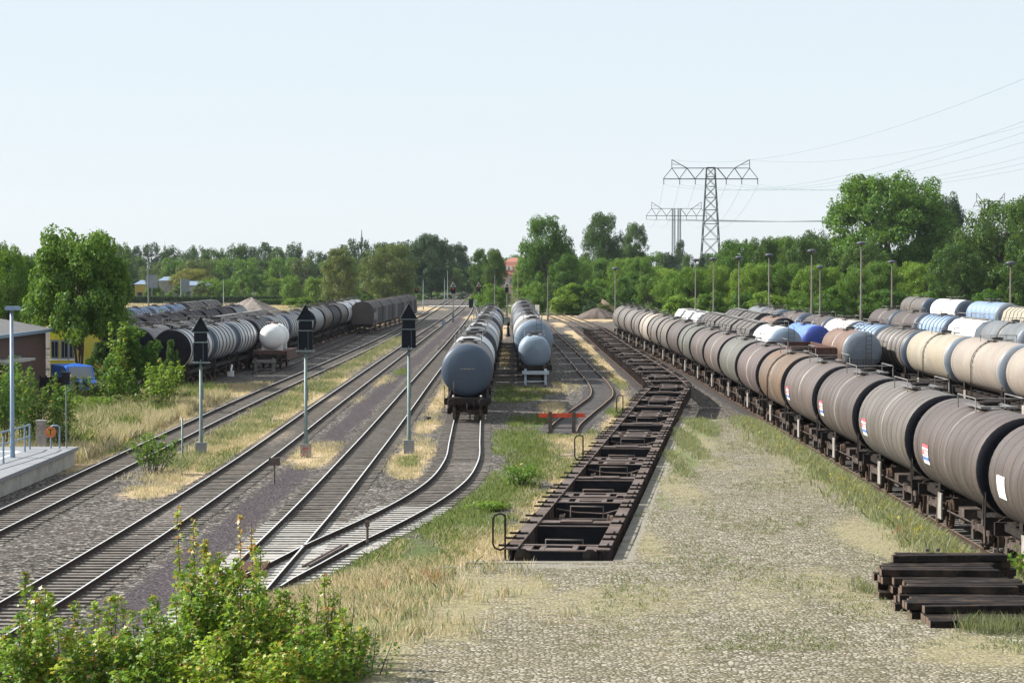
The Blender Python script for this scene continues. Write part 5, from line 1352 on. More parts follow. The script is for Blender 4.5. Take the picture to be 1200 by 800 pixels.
heap('soil_heap', atY(704, 470), 470, 3.6, 6, 3.0, simple('heap_soil', (.19,.13,.095), .95, 0, .3, .8), 'brown soil and rubble heap with weeds beyond the flat wagons', 'soil heap', .7, 3)
heap('soil_heap', atY(700, 418), 418, 3.6, 4, 2.0, simple('dark_soil', (.11,.085,.07), .95, 0, .3, 1), 'small dark soil heap in front of the brown rubble heap', 'soil heap', .7, 4)

# ------------------------------------------------------------------ power line
def strut(mb, a, b, t=.12): mb.tube([a, b], t, 4, 0, cap=False, smooth=False)
def pylon(px, y, wz, arm_z, top_z, half, label, twin=False, th=.13, rz=0.0):
    r = empty('electricity_pylon', (atY(px, y), y, 0), rz); tag(r, label, 'pylon', 'lattice pylons')
    def leg_tower(cx, wb, wt, H):
        mb = MB(); lv = [0]; 
        while lv[-1] < H: 
            lv.append(lv[-1] + max(1.3, (wb + (wt-wb)*lv[-1]/H) * (.95)))
        lv[-1] = H
        hw = lambda z: (wb + (wt-wb)*min(z,H)/H)/2
        for z0, z1 in zip(lv[:-1], lv[1:]):
            a, b = hw(z0), hw(z1)
            c0 = [(cx-a,-a,z0),(cx+a,-a,z0),(cx+a,a,z0),(cx-a,a,z0)]; c1 = [(cx-b,-b,z1),(cx+b,-b,z1),(cx+b,b,z1),(cx-b,b,z1)]
            for i in range(4):
                j = (i+1) % 4
                strut(mb, c0[i], c1[i], th*1.3); strut(mb, c0[i], c1[j], th*.7); strut(mb, c0[j], c1[i], th*.7); strut(mb, c1[i], c1[j], th*.7)
        return mb
    if twin:
        for s in (-1, 1): leg_tower(s*1.35, 1.5, 1.3, arm_z + 3.1).build('tower_leg', M['lat'], r)
    else: leg_tower(0, 7.2, 2.6, arm_z + 3.6).build('tower', M['lat'], r)
    mb = MB(); zt = arm_z + 3.4; d = .9
    for s in (-1, 1):
        for yy in (-d, d):
            strut(mb, (0, yy, arm_z), (s*half, 0, arm_z), th*1.4); strut(mb, (0, yy, zt), (s*half*.82, 0, zt), th*1.1)
            z2 = zt
            pts = [(s*half,arm_z),(s*half*.82,zt),(s*half*.66,arm_z),(s*half*.5,zt),(s*half*.33,arm_z),(s*half*.14,zt)]
            for p, q in zip(pts[:-1], pts[1:]):
                fa = lambda X: yy*(1-abs(X)/half)
                strut(mb, (p[0], fa(p[0]), p[1]), (q[0], fa(q[0]), q[1]), th)
            strut(mb, (s*half*.82, 0, zt), (s*half*.82, 0, top_z), th); strut(mb, (s*half*.82, 0, top_z), (s*half*.5, yy*.5, zt), th*1.2); strut(mb, (s*half*.82,0,(zt+top_z)/2), (s*half*.66,0,(zt+top_z)/2 - .3), th*.7)
    cr = mb.build('cross_arm', M['lat'], r)
    for X in (-1, -.66, -.33, .33, .66, 1):
        mb = MB(); mb.tube([(X*half*.99, 0, arm_z), (X*half*.99, 0, arm_z-1.7)], .14, 5); mb.build('insulator', M['wire'], r)
    return r
Yp1, Yp2, Yp3 = 740, 1110, 1600
p1z, p2z = topz(210, Yp1), topz(253, Yp2)
h1 = 55.5*Yp1/F; h2 = 35.5*Yp2/F
pylon(832.5, Yp1, 7, p1z, topz(187.5, Yp1), h1, 'large near lattice pylon with wide cross arm and two horns', th=.13)
pylon(792.5, Yp2, 7, p2z, topz(237, Yp2), h2, 'twin legged lattice pylon farther off, left of the large one', True, th=.12)
z3 = topz(240, Yp3); h3 = 20*Yp3/F
pylon(1160, Yp3, 7, z3-1, topz(226.5, Yp3), h3, 'far pylon of which only the horned top shows over the right hand trees', th=.2)
def wire_set(a, b, xs, za, zb, sag, n=24, rr=.032):
    mb = MB()
    for X0_, X1_, dz0, dz1 in xs:
        pts = []
        for t in np.linspace(0, 1, n): pts.append((a[0]+X0_ + (b[0]+X1_-a[0]-X0_)*t, a[1] + (b[1]-a[1])*t, za+dz0 + (zb+dz1-za-dz0)*t - sag*4*t*(1-t)))
        mb.tube(pts, rr, 3, 0, cap=False)
    return mb
P1 = (atY(832.5, Yp1), Yp1); P2 = (atY(792.5, Yp2), Yp2); P3 = (atY(1160, Yp3), Yp3)
P0 = (P1[0] + 38, 300)
six = (-1, -.66, -.33, .33, .66, 1)
mb = wire_set(P1, P0, [(k*h1, k*h1, -1.7, -1.7) for k in six] + [(k*h1*.82, k*h1*.82, topz(187.5,Yp1)-p1z, topz(187.5,Yp1)-p1z) for k in (-1,1)], p1z, p1z, 7.5)
tag(mb.build('power_lines', M['wire']), 'power cables rising to the right from the large near pylon', 'power lines')
mb = wire_set(P1, P2, [(k*h1, k*h2, -1.7, -1.7) for k in six], p1z, p2z, 8, rr=.035)
tag(mb.build('power_lines', M['wire']), 'faint cables between the large pylon and the twin legged one', 'power lines')
mb = wire_set(P2, P3, [(k*h2, k*h3, -1.7, -1.7) for k in (-1,-.3,.3,1)], p2z, z3-1, 4, rr=.09)
tag(mb.build('power_lines', M['wire']), 'level cables running right from the twin legged pylon', 'power lines')
# wind turbines and radio mast on the horizon
for px_, hub, bl, y_, lb in ((193.5,291,11,1900,'leftmost white wind turbine on the horizon'),(211.5,294,6,1950,'white wind turbine on the horizon, middle of three'),(287.5,291.5,6,2000,'white wind turbine on the horizon at the right of three')):
    x = atY(px_, y_); H = topz(hub, y_); r = empty('wind_turbine', (x, y_, 0)); tag(r, lb, 'wind turbine', 'wind turbines on the horizon')
    mb = MB(); mb.tube([(0,0,0),(0,0,H)], [.9,.5], 8); mb.build('tower', M['white'], r)
    mb = MB(); mb.lathe([(-1.6,.0,0),(-1.6,.6,0),(1.4,.7,0),(1.6,0,0)], 'Y', 8, None, (0,0,H)); mb.build('nacelle', M['white'], r)
    L_ = bl*y_/F
    for k in range(3):
        a = math.pi/2 + 2*math.pi*k/3 + rnd.uniform(0,.2)*0 + (0 if px_ < 200 else .5); mb = MB(); mb.tube([(0,-1.8,H),(L_*.3*math.cos(a),-1.8,H+L_*.3*math.sin(a)),(L_*math.cos(a),-1.8,H+L_*math.sin(a))], [.5,.45,.15], 5); mb.build('rotor_blade', M['white'], r)
x, y = atY(424, 1500), 1500; H = topz(269, y); mb = MB(); mb.tube([(x,y,0),(x,y,H-6),(x,y,H)], [.6,.45,.15], 6); mb.lathe([(H-9,.9,0),(H-5,.9,0),(H-5,0,0)], 'Z', 8, None, (x,y,0)); small('radio_mast', mb, M['lat'], 'slim radio mast above the distant trees left of the running lines', 'mast')
x, y = atY(673, 600), 600; H = topz(293, y); mb = MB(); mb.tube([(x,y,0),(x,y,H)], [.2,.12], 6); mb.box(x-.6,x+.6,y-.1,y+.1,H-.2,H); small('utility_pole', mb, M['lat'], 'grey pole sticking up right of the poplar like tree', 'pole')

# ------------------------------------------------------------------ sleeper stack on the ramp
tie = None
def timber(L, x, y, z, rz, label):
    mb = MB(); w_, h_ = .29, .16
    n = 6; vs = []; rr = random.Random(hash((round(x,2), round(y,2))) & 0xffff)
    mb.box(-L/2, L/2, -w_/2, w_/2, 0, h_)
    o = mb.build('railway_timber', M['tie']); bv = o.modifiers.new('bevel', 'BEVEL'); bv.width = .014; bv.segments = 2
    me = o.data; me.materials.append(M['tieend'])
    for p in me.polygons:
        if abs(p.normal.x) > .9: p.material_index = 1
    o.location = (x, y, z); o.rotation_euler = (rr.uniform(-.04,.04), rr.uniform(-.008,.008), rz); tag(o, label, 'timber', 'stacked tarred timbers')
    return o
tz = RZ
tops = [(49.0,1.27),(49.6,1.28),(50.1,1.44),(50.8,1.46),(51.5,1.46),(52.2,1.62),(53.0,1.63),(53.7,1.79),(54.3,1.80),(54.9,1.98)]
lefts = [(49.0,1091),(49.6,1079),(50.4,1070),(51.4,1058),(52.3,1062),(53.0,1050),(53.7,1034),(54.3,1030),(54.9,1046)]
yv = np.arange(49.0, 55.0, .315); tr_ = random.Random(17); total = 0
for ri, y_ in enumerate(yv):
    tp = np.interp(y_, [a for a, _ in tops], [b for _, b in tops]); nl = max(1, int(round((tp - RZ)/.165)))
    for li in range(nl):
        z_ = RZ + li*.166; xl = atY(np.interp(y_, [a for a, _ in lefts], [b for _, b in lefts]), y_) + tr_.uniform(-.14, .16) + (.0 if li == nl-1 else tr_.uniform(-.1,.2))
        timber(2.6 + tr_.uniform(-.05, .12), xl + 1.32, y_ + tr_.uniform(-.02,.02), z_ + (tr_.uniform(0,.02) if li == nl-1 else 0), tr_.uniform(-.022,.022),
               'tarred timber, %s of the stack, %s row from the front' % (['bottom layer','second layer','third layer','fourth layer','fifth layer','sixth layer'][li], ORD[ri]))
        if li == nl-1 and ri in (18, 13, 9):
            tt = bpy.data.objects[-1] if False else None
mb = MB()
for x_ in (9.75, 10.0, 11.35, 11.5): mb.box(x_-.04, x_+.04, 54.9, 55.05, 1.985, 2.05)
small('rail_chair', mb, M['rustdark'], 'rusty rail chairs left on the topmost timber', 'fittings')

# ------------------------------------------------------------------ vegetation
def mesh_from(name, V, nv, mat):
    """V: (N, nv, 3) polygons"""
    N = len(V); me = bpy.data.meshes.new(name)
    me.vertices.add(N*nv); me.vertices.foreach_set('co', V.reshape(-1).astype(np.float32))
    me.loops.add(N*nv); me.loops.foreach_set('vertex_index', np.arange(N*nv, dtype=np.int32))
    me.polygons.add(N); me.polygons.foreach_set('loop_start', (np.arange(N)*nv).astype(np.int32)); me.polygons.foreach_set('loop_total', np.full(N, nv, np.int32))
    me.update(calc_edges=True)
    for m in (mat if isinstance(mat, list) else [mat]): me.materials.append(m)
    return me
def leaf_quads(P_, Nrm, size, rng, aspect=.62, fold=.0):
    N = len(P_)
    a = rng.normal(size=(N,3)); a -= Nrm*(a*Nrm).sum(1)[:,None]; a /= np.linalg.norm(a,axis=1)[:,None]+1e-9
    b = np.cross(Nrm, a); s = (size*rng.uniform(.6,1.35,N))[:,None]
    return np.stack([P_-a*s*.5, P_-b*s*.5*aspect, P_+a*s*.5, P_+b*s*.5*aspect], 1)
def crown(seed, n, leaf, shape='round', clumps=46, spread=.17, low=.12):
    """unit crown: z in 0..1, radius about .5"""
    g = np.random.default_rng(seed)
    t = g.uniform(0, 1, clumps); ang = g.uniform(0, 2*np.pi, clumps)
    if shape == 'round':  prof = lambda z: np.sqrt(np.clip(1-((z-.52)/.52)**2, 0, 1))*.5
    elif shape == 'tall': prof = lambda z: np.clip(np.sin(np.clip(z,0,1)**.8*np.pi)**.6, 0, 1)*.42
    elif shape == 'cone': prof = lambda z: np.clip((1-z)**.8*(.3+z*6).clip(0,1), 0, 1)*.5
    elif shape == 'bush': prof = lambda z: np.sqrt(np.clip(1-(z/1.0)**2, 0, 1))*.5
    elif shape == 'flat': prof = lambda z: np.clip(1-((z-.62)/.4)**2, 0, 1)**.5*.5
    z = low + (1-low-.05)*t; z = np.clip(z + g.normal(0,.02,clumps), .04, .96)
    r = prof(z)*np.sqrt(g.uniform(.15,1,clumps))*.92
    cx, cy = r*np.cos(ang), r*np.sin(ang)
    cr = spread*g.uniform(.55,1.25,clumps)*(.65+.35*(1-abs(z-.5)*1.4).clip(0,1))
    k = g.choice(clumps, n, p=cr**2/np.sum(cr**2))
    d = g.normal(size=(n,3)); d /= np.linalg.norm(d,axis=1)[:,None]
    rad = cr[k]*np.where(g.uniform(size=n)<.75, g.uniform(.75,1.05,n), g.uniform(.2,.8,n))
    # sub clumping
    sub = g.normal(size=(clumps,7,3)); sub /= np.linalg.norm(sub,axis=2)[:,:,None]
    sc = sub[k, g.integers(0,7,n)]; d = d*.55+sc*.75; d /= np.linalg.norm(d,axis=1)[:,None]
    P_ = np.stack([cx[k],cy[k],z[k]],1) + d*rad[:,None]*np.array([1,1,.8])
    P_[:,2] = np.abs(P_[:,2])
    nr = d + g.normal(0,.55,(n,3)) + np.array([0,0,.35]); nr /= np.linalg.norm(nr,axis=1)[:,None]
    return leaf_quads(P_, nr, leaf, g), np.stack([cx,cy,z],1)
def trunk_mesh(seed, centres, base=.0, r=.022, nbr=9, multi=1):
    g = random.Random(seed); mb = MB()
    for q in range(multi):
        ox, oy = (g.uniform(-.06,.06), g.uniform(-.05,.05)) if multi > 1 else (0,0)
        pts = [(ox*(.4+z*2)+g.uniform(-.012,.012), oy*(.4+z*2)+g.uniform(-.012,.012), z) for z in np.linspace(base, .8, 7)]
        mb.tube(pts, [r*(1-.8*i/6) for i in range(7)], 6)
    idx = list(range(len(centres))); g.shuffle(idx)
    for i in idx[:nbr*2]:
        c = centres[i]; z0 = max(base+.12, c[2]*.55)
        mb.tube([(0,0,z0), (c[0]*.45,c[1]*.45,z0+(c[2]-z0)*.6), tuple(c)], [r*.5,r*.3,r*.12], 4)
    me = mb.mesh('trunk'); me.materials.append(M['bark']); return me
PR = {}
def proto(key, seed, n, leaf, shape, mat, **kw):
    tk = kw.pop('tk', {}); V, c = crown(seed, n, leaf, shape, **kw)
    PR[key] = (mesh_from('crown', V, 4, M[mat]), trunk_mesh(seed, c, **tk))
for i in range(3):
    proto('far%d' % i, 10+i, 9000, .040, 'round', 'lf_mid', clumps=52+10*i, spread=.18)
proto('fart0', 21, 8000, .038, 'tall', 'lf_mid', clumps=60, spread=.15)
proto('fart1', 22, 8000, .038, 'tall', 'lf_mid', clumps=66, spread=.15)
proto('mid0', 31, 34000, .023, 'round', 'lf_mid', clumps=110, spread=.135)
proto('mid1', 32, 34000, .023, 'round', 'lf_mid', clumps=130, spread=.12)
proto('mid2', 33, 28000, .023, 'tall', 'lf_mid', clumps=110, spread=.12)
proto('big', 41, 90000, .018, 'round', 'lf_mid', clumps=230, spread=.105)
proto('near', 42, 46000, .026, 'round', 'lf_mid', clumps=140, spread=.125, tk=dict(r=.016, multi=4), low=.40)
proto('con', 51, 6000, .04, 'cone', 'lf_mid', clumps=60, spread=.09)
proto('flat', 52, 7000, .034, 'flat', 'lf_mid', clumps=26, spread=.14)
for i in range(3): proto('bush%d' % i, 61+i, 9000, .045, 'bush', 'lf_mid', clumps=36+6*i, spread=.17, low=.02)
proto('bushn', 71, 22000, .030, 'bush', 'lf_mid', clumps=70, spread=.12, low=.03)
def tree(px, top, wpx, Y, key, mat, label, group=None, base=0.0, cat='tree', name=None, xoff=None):
    """crown width in photo pixels, top row, distance"""
    x = atY(px, Y); H = topz(top, Y) - base; W = wpx*Y/F
    c_, t_ = PR[key]
    r = empty(name or ('bush' if 'bush' in key else 'tree'), (x, Y, base), rnd.uniform(0, 6.28)); tag(r, label, cat, group)
    a = bpy.data.objects.new('crown', c_); C.objects.link(a); a.parent = r; a.scale = (W*.98, W*.98, H)
    a.material_slots[0].link = 'OBJECT'; a.material_slots[0].material = M[mat]
    b = bpy.data.objects.new('trunk', t_); C.objects.link(b); b.parent = r; b.scale = (H*.8, H*.8, H)
    if 'bush' in key: b.scale = (W*.9, W*.9, H*.9)
    return r
# --- big single trees
tree(92, 272, 128, 171, 'near', 'lf_mid', 'big maple tree with several stems in front of the yellow house', None)
tree(10, 290, 70, 205, 'mid0', 'lf_light', 'yellowish green tree at the left edge, behind the grey roof', None)
tree(-14, 282, 60, 260, 'mid1', 'lf_dark', 'dark tree cut by the left edge', None)
tree(30, 300, 46, 240, 'mid1', 'lf_mid', 'tree between the left edge and the big maple', None)
tree(1041, 200, 158, 470, 'big', 'lf_mid', 'huge round poplar standing above all other trees on the right', None)
tree(1112, 226, 62, 520, 'mid2', 'lf_blue', 'loose tree just right of the huge round poplar', None)
tree(1172, 236, 110, 400, 'mid0', 'lf_dark', 'large dark tree at the right edge', None)
tree(1215, 232, 90, 380, 'mid1', 'lf_dark', 'dark tree cut by the right edge', None)
tree(1118, 285, 70, 385, 'mid1', 'lf_dark', 'dark tree behind the lamp pole at far right', None)
tree(640, 254, 66, 540, 'mid0', 'lf_mid', 'tall airy tree standing alone right of the red roofed house', None)
tree(706, 250, 52, 700, 'mid0', 'lf_dark', 'dark round crowned tree standing high on the skyline left of the pylons', None, base=2.5)
tree(744, 262, 34, 720, 'mid1', 'lf_dark', 'smaller dark tree right of the high dark one on the skyline', None, base=2.5)
tree(580, 293, 30, 555, 'mid0', 'lf_dark', 'dark round tree directly left of the red roofed house', None)
tree(622, 300, 44, 545, 'mid1', 'lf_light', 'bright green tree directly right of the red roofed house', None)
tree(570, 292, 44, 640, 'mid1', 'lf_dark', 'dark round tree behind the signals at the middle train', None)
tree(398, 288, 56, 560, 'mid2', 'lf_olive', 'grey-green willow like tree above the tank train', 'willow like trees')
tree(456, 286, 70, 590, 'mid0', 'lf_olive', 'grey-green willow like tree above the covered wagons', 'willow like trees')
tree(505, 275, 60, 720, 'mid1', 'lf_blue', 'tall blue-green tree left of the distant bridge portal', None)
tree(533, 284, 46, 850, 'mid2', 'lf_blue', 'hazy tall tree directly left above the bridge portal', None)
tree(225, 315, 56, 720, 'mid0', 'lf_yel', 'tree turning yellow behind the white buildings', None)
tree(175, 312, 30, 760, 'far1', 'lf_olive', 'pale tree behind the dark pole at left', None)
tree(797, 282, 22, 900, 'fart0', 'lf_blue', 'narrow bluish poplar in front of the twin legged pylon', None)
tree(822, 300, 26, 620, 'con', 'lf_blue', 'dark conifer at the foot of the large pylon', 'conifers by the pylons')
tree(779, 306, 24, 640, 'con', 'lf_blue', 'dark conifer left of the twin legged pylon', 'conifers by the pylons')
tree(874, 279, 14, 800, 'con', 'lf_blue', 'pointed conifer top on the skyline right of the large pylon', None)
# --- lines of trees
def pos_word(px):
    return 'at the far left' if px < 130 else 'above the left tank trains' if px < 330 else 'above the covered wagons' if px < 480 else 'left of the bridge portal' if px < 545 else 'behind the middle trains' if px < 690 else 'behind the flat wagons' if px < 800 else 'near the pylons' if px < 930 else 'under the round poplar' if px < 1090 else 'at the far right'
cnt = {}
def line(n, x0, x1, tops, Y, w_, keys, mats, desc, group, jit=1.0):
    for i in range(n):
        px = x0 + (x1-x0)*(i+.5)/n + rnd.uniform(-.35,.35)*(x1-x0)/n
        tp = np.interp(px, [t[0] for t in tops], [t[1] for t in tops]) + rnd.uniform(-4, 5)*jit
        m_ = mats[rnd.randrange(len(mats))]
        cn = {'lf_dark':'dark green','lf_mid':'mid green','lf_light':'yellow-green','lf_olive':'grey-green','lf_blue':'blue-green','lf_yel':'yellowing'}[m_]
        k = cnt[(desc, pos_word(px), cn)] = cnt.get((desc, pos_word(px), cn), 0) + 1
        od = ['first','second','third','fourth','fifth','sixth','seventh','eighth','ninth','tenth','eleventh','twelfth','thirteenth','fourteenth'][k-1]
        tree(px, tp, w_*rnd.uniform(.8,1.25), Y*rnd.uniform(.94,1.06), keys[rnd.randrange(len(keys))], m_, '%s %s %s, %s from left' % (cn, desc, pos_word(px), od), group)
FK = ['far0','far1','far2','fart0','fart1']
line(30, -20, 550, [(-20,298),(60,300),(140,286),(250,292),(330,284),(400,290),(430,280),(480,284),(520,286),(550,296)], 950, 34, FK, ['lf_blue','lf_blue','lf_dark'], 'tree on the skyline', 'trees of the far skyline', 1.2)
line(26, 120, 545, [(120,304),(200,302),(280,304),(330,300),(400,306),(440,296),(500,296),(545,316)], 800, 36, FK, ['lf_dark','lf_mid','lf_blue','lf_olive'], 'tree of the second row', 'trees behind the meadow, rear row')
line(24, 230, 480, [(230,330),(300,322),(360,326),(400,330),(430,322),(480,322)], 650, 30, ['bush0','bush1','far0','far1'], ['lf_mid','lf_light','lf_dark','lf_olive'], 'bushy tree of the front row', 'bushy trees behind the meadow', .8)
line(10, 130, 250, [(130,326),(250,334)], 690, 26, ['bush0','far1'], ['lf_blue','lf_dark','lf_mid'], 'low tree around the white buildings', 'low trees around the white buildings', .8)
line(22, 552, 960, [(552,318),(570,300),(600,296),(680,292),(750,290),(800,302),(850,292),(880,284),(930,278),(960,268)], 760, 38, FK, ['lf_dark','lf_blue','lf_mid'], 'skyline tree', 'skyline trees right of the lines', 1)
line(12, 614, 790, [(556,322),(600,316),(660,300),(700,300),(760,306),(790,318)], 560, 40, ['mid0','mid1','far2'], ['lf_mid','lf_light','lf_mid'], 'broad tree', 'broad trees behind the yard end', .9)
line(12, 560, 790, [(560,336),(620,334),(680,330),(740,322),(790,322)], 480, 36, ['bush1','bush2','mid1'], ['lf_mid','lf_light','lf_dark'], 'leafy bush tree', 'bush trees at the yard end', .8)
line(8, 560, 620, [(560,338),(620,342)], 700, 16, ['bush0'], ['lf_light','lf_mid'], 'small bush', 'small bushes at the level crossing', .8)
line(16, 775, 1200, [(775,322),(830,314),(870,312),(930,306),(1000,312),(1060,308),(1110,312),(1200,318)], 400, 54, ['mid0','mid1'], ['lf_light','lf_mid','lf_light'], 'bright leafy tree', 'bright trees behind the right hand sidings', .9)
line(12, 840, 1200, [(840,285),(900,282),(960,272),(1000,282),(1080,300),(1200,270)], 455, 56, ['mid0','mid1'], ['lf_dark','lf_mid'], 'darker rear tree', 'darker trees behind the bright ones', .9)
line(12, 780, 1210, [(780,345),(900,338),(1000,340),(1210,336)], 372, 46, ['bush1','bush2'], ['lf_light','lf_mid','lf_mid'], 'low bush', 'low bushes behind the right hand sidings', .7)
line(10, 425, 545, [(425,334),(470,338),(500,342),(545,345)], 700, 16, ['bush0','bush1'], ['lf_mid','lf_light','lf_blue'], 'low bush', 'bushes beside the far lines', .7)
line(5, 545, 552, [(545,318),(552,312)], 1050, 18, ['far0','fart0'], ['lf_blue'], 'hazy tree behind the bridge portal', 'hazy trees at the portal', .7)
# hedge beyond the meadow
def hedge(x0, x1, Y, h, d, n, mat, label):
    g = np.random.default_rng(5); P_ = np.stack([g.uniform(x0,x1,n), Y+g.uniform(-d,d,n), np.abs(g.uniform(0,1,n))**.7*h*(1+.12*np.sin(np.linspace(0,1,n)*1))], 1)
    nr = g.normal(size=(n,3)); nr[:,1] -= .8; nr /= np.linalg.norm(nr,axis=1)[:,None]
    r = empty('hedge', ((x0+x1)/2, Y, 0)); tag(r, label, 'hedge')
    P_[:,0] -= (x0+x1)/2; P_[:,1] -= Y
    a = bpy.data.objects.new('foliage', mesh_from('foliage', leaf_quads(P_, nr, .55, g), 4, M[mat])); C.objects.link(a); a.parent = r
hedge(atY(120,600), atY(330,600), 600, 1.9, .8, 16000, 'lf_blue', 'long dark clipped hedge at the back of the meadow, below the parked cars')
hedge(atY(300,560), atY(420,560), 560, 1.5, .8, 9000, 'lf_dark', 'dark hedge at the back of the meadow, right of the gravel heap')
# --- bushes
def bush(px, top, wpx, Y, mat, label, key='bushn', base=0.0, **k): return tree(px, top, wpx, Y, key, mat, label, None, base, 'bush', **k)
bush(160, 382, 84, 150, 'lf_mid', 'large bush in front of the near end of the silver tank train')
bush(202, 398, 24, 162, 'lf_dark', 'dark bush against the end of the silver tank train')
bush(122, 400, 50, 176, 'lf_dark', 'dark undergrowth beneath the big maple')
bush(430, 345, 26, 470, 'lf_dark', 'dark rounded bush behind the covered wagons', 'bush0')
bush(352, 348, 40, 520, 'lf_light', 'yellow-green bush in front of the hedge', 'bush1')
bush(772, 757, 22, 46.8, 'lf_dark', 'tiny dark weed on the cobbles near the lower edge', base=RZ)
bush(670, 350, 40, 470, 'lf_light', 'light green bush mound left of the soil heap', 'bush1')
bush(692, 352, 24, 425, 'lf_blue', 'dull green weeds on the small dark heap', 'bush2')
bush(560, 345, 30, 640, 'lf_light', 'pale green bush right of the far lines', 'bush1')

bush(676, 350, 44, 452, 'lf_light', 'light green weedy mound left of the brown rubble heap', 'bush2')
bush(704, 356, 40, 440, 'lf_olive', 'olive weeds growing in front of the brown rubble heap', 'bush1')
# --- foreground maple saplings below the bridge
def maple(name, px, top, Y, w_, n, label, seed, leaf=.14, turn=.08, stems=5, mat='lf_maple', group='maple saplings below the viewpoint', cat='sapling'):
    g = np.random.default_rng(seed); x = atY(px, Y); H = topz(top, Y)
    r = empty(name, (x, Y, 0)); tag(r, label, cat, group)
    tips = []; mb = MB(); W = w_*Y/F/2
    for s in range(stems):
        a = g.uniform(0, 6.28); rr = W*g.uniform(.1,1) if stems > 1 else 0; h = H*(g.uniform(.68,1.0) if s else 1.0)
        if s == 0: rr = 0
        rr *= 1.35; lx = g.uniform(-.15,.15)*W
        pts = [(rr*math.cos(a)*(.35+.65*t) + lx*t*t + .05*math.sin(5*t+s), rr*math.sin(a)*t, h*t) for t in np.linspace(0,1,9)]
        mb.tube(pts, [.024*(1-.75*i/8) for i in range(9)], 5); tips.append(pts)
    mb.build('stem', M['bark'], r)
    # leaf: five lobed palm, folded a little
    ang = np.array([-90, -35, -10, 25, 52, 90, 128, 155, 190, 215])*np.pi/180
    rad = np.array([.12, .62, .36, .92, .45, 1.05, .45, .92, .36, .62])
    L2 = np.stack([rad*np.cos(ang), rad*np.sin(ang), -.10*np.abs(rad*np.cos(ang))], 1)
    k = g.integers(0, stems, n); t = g.uniform(.30, 1.0, n)**.85
    P_ = np.zeros((n,3))
    for i in range(n):
        pts = tips[k[i]]; f = t[i]*8; a = min(7, int(f)); u = f-a
        P_[i] = np.array(pts[a])*(1-u)+np.array(pts[a+1])*u
    off = g.normal(size=(n,3))*np.array([1,1,.5]); off /= np.linalg.norm(off,axis=1)[:,None]
    spread = (.10 + .62*(1-t)**.8)*g.uniform(.3,1.15,n)*min(1, W*1.3+.25)
    P_ += off*spread[:,None]; P_[:,2] = np.clip(P_[:,2], .1, H)
    nr = g.normal(size=(n,3))*.5 + np.array([-.25,-.1,.95]); nr /= np.linalg.norm(nr,axis=1)[:,None]
    a = g.normal(size=(n,3)); a -= nr*(a*nr).sum(1)[:,None]; a /= np.linalg.norm(a,axis=1)[:,None]; b = np.cross(nr, a)
    s = (leaf*.5*g.uniform(.55,1.3,n))[:,None,None]
    V = P_[:,None,:] + s*(L2[None,:,0:1]*a[:,None,:] + L2[None,:,1:2]*b[:,None,:] + L2[None,:,2:3]*nr[:,None,:])
    me = mesh_from('leaves', V, 10, [M[mat], M['lf_turn']])
    mi = ((g.uniform(size=n) < turn*2.6*t**2 + .012)).astype(np.int32); me.polygons.foreach_set('material_index', mi)
    o = bpy.data.objects.new('leaves', me); C.objects.link(o); o.parent = r
    return r
mp = [(32,672,43.2,36,520,.10,3),(52,690,42.6,60,700,.08,4),(5,735,42,50,500,.05,4),(90,705,43,40,450,.1,3),(120,738,42,70,900,.05,5),(160,715,42.5,60,800,.06,5),(185,700,43.5,60,900,.07,5),(215,672,44.5,50,700,.08,4),
      (210,594,46.5,12,110,.25,1),(228,608,46,14,120,.3,1),(283,600,46,10,60,.9,1),(297,612,45.5,12,60,.9,1),(240,633,45,26,350,.15,2),(262,648,45,60,1000,.06,5),(280,655,44.5,70,1200,.06,6),(305,668,44.2,60,1000,.08,5),(240,676,43.8,70,1200,.05,6),
      (330,690,44,60,900,.04,5),(210,700,43,80,1200,.04,6),(270,700,43,90,1500,.04,7),(320,720,43,80,1200,.05,6),(355,705,43.5,50,700,.04,4),(100,750,41.5,90,1100,.04,6),(180,745,41.5,100,1300,.03,6),(250,740,41.5,100,1400,.04,7),(330,755,41.5,90,1200,.04,6),(30,760,41.5,70,700,.04,4),
      (383,672,44,34,350,.12,3),(375,735,42.5,60,700,.08,4),(20,720,42,70,900,.05,5),(70,725,41.8,80,1000,.06,5),(130,700,43,60,900,.06,5),(350,735,42,80,1100,.05,5),(405,715,43,60,800,.05,4),(225,655,44,40,700,.07,4),(300,640,45,36,500,.1,4)]
for i, (px, tp, Y, w_, n, tn, st) in enumerate(mp):
    where = 'left part of thicket' if px < 110 else 'middle of thicket' if px < 240 else 'right part of thicket'
    what = 'thin lone maple shoot with orange tip leaves' if st == 1 else 'bushy maple sapling with small orange tips' if tn > .07 else 'dense green maple sapling'
    kk = cnt[(what, where)] = cnt.get((what, where), 0) + 1
    maple('maple_sapling', px, tp, Y, w_, int(n*1.55), '%s, %s, %s of these' % (what, where, ['first','second','third','fourth','fifth','sixth','seventh','eighth','ninth','tenth','eleventh','twelfth','thirteenth'][kk-1]), 100+i, turn=tn, stems=st)
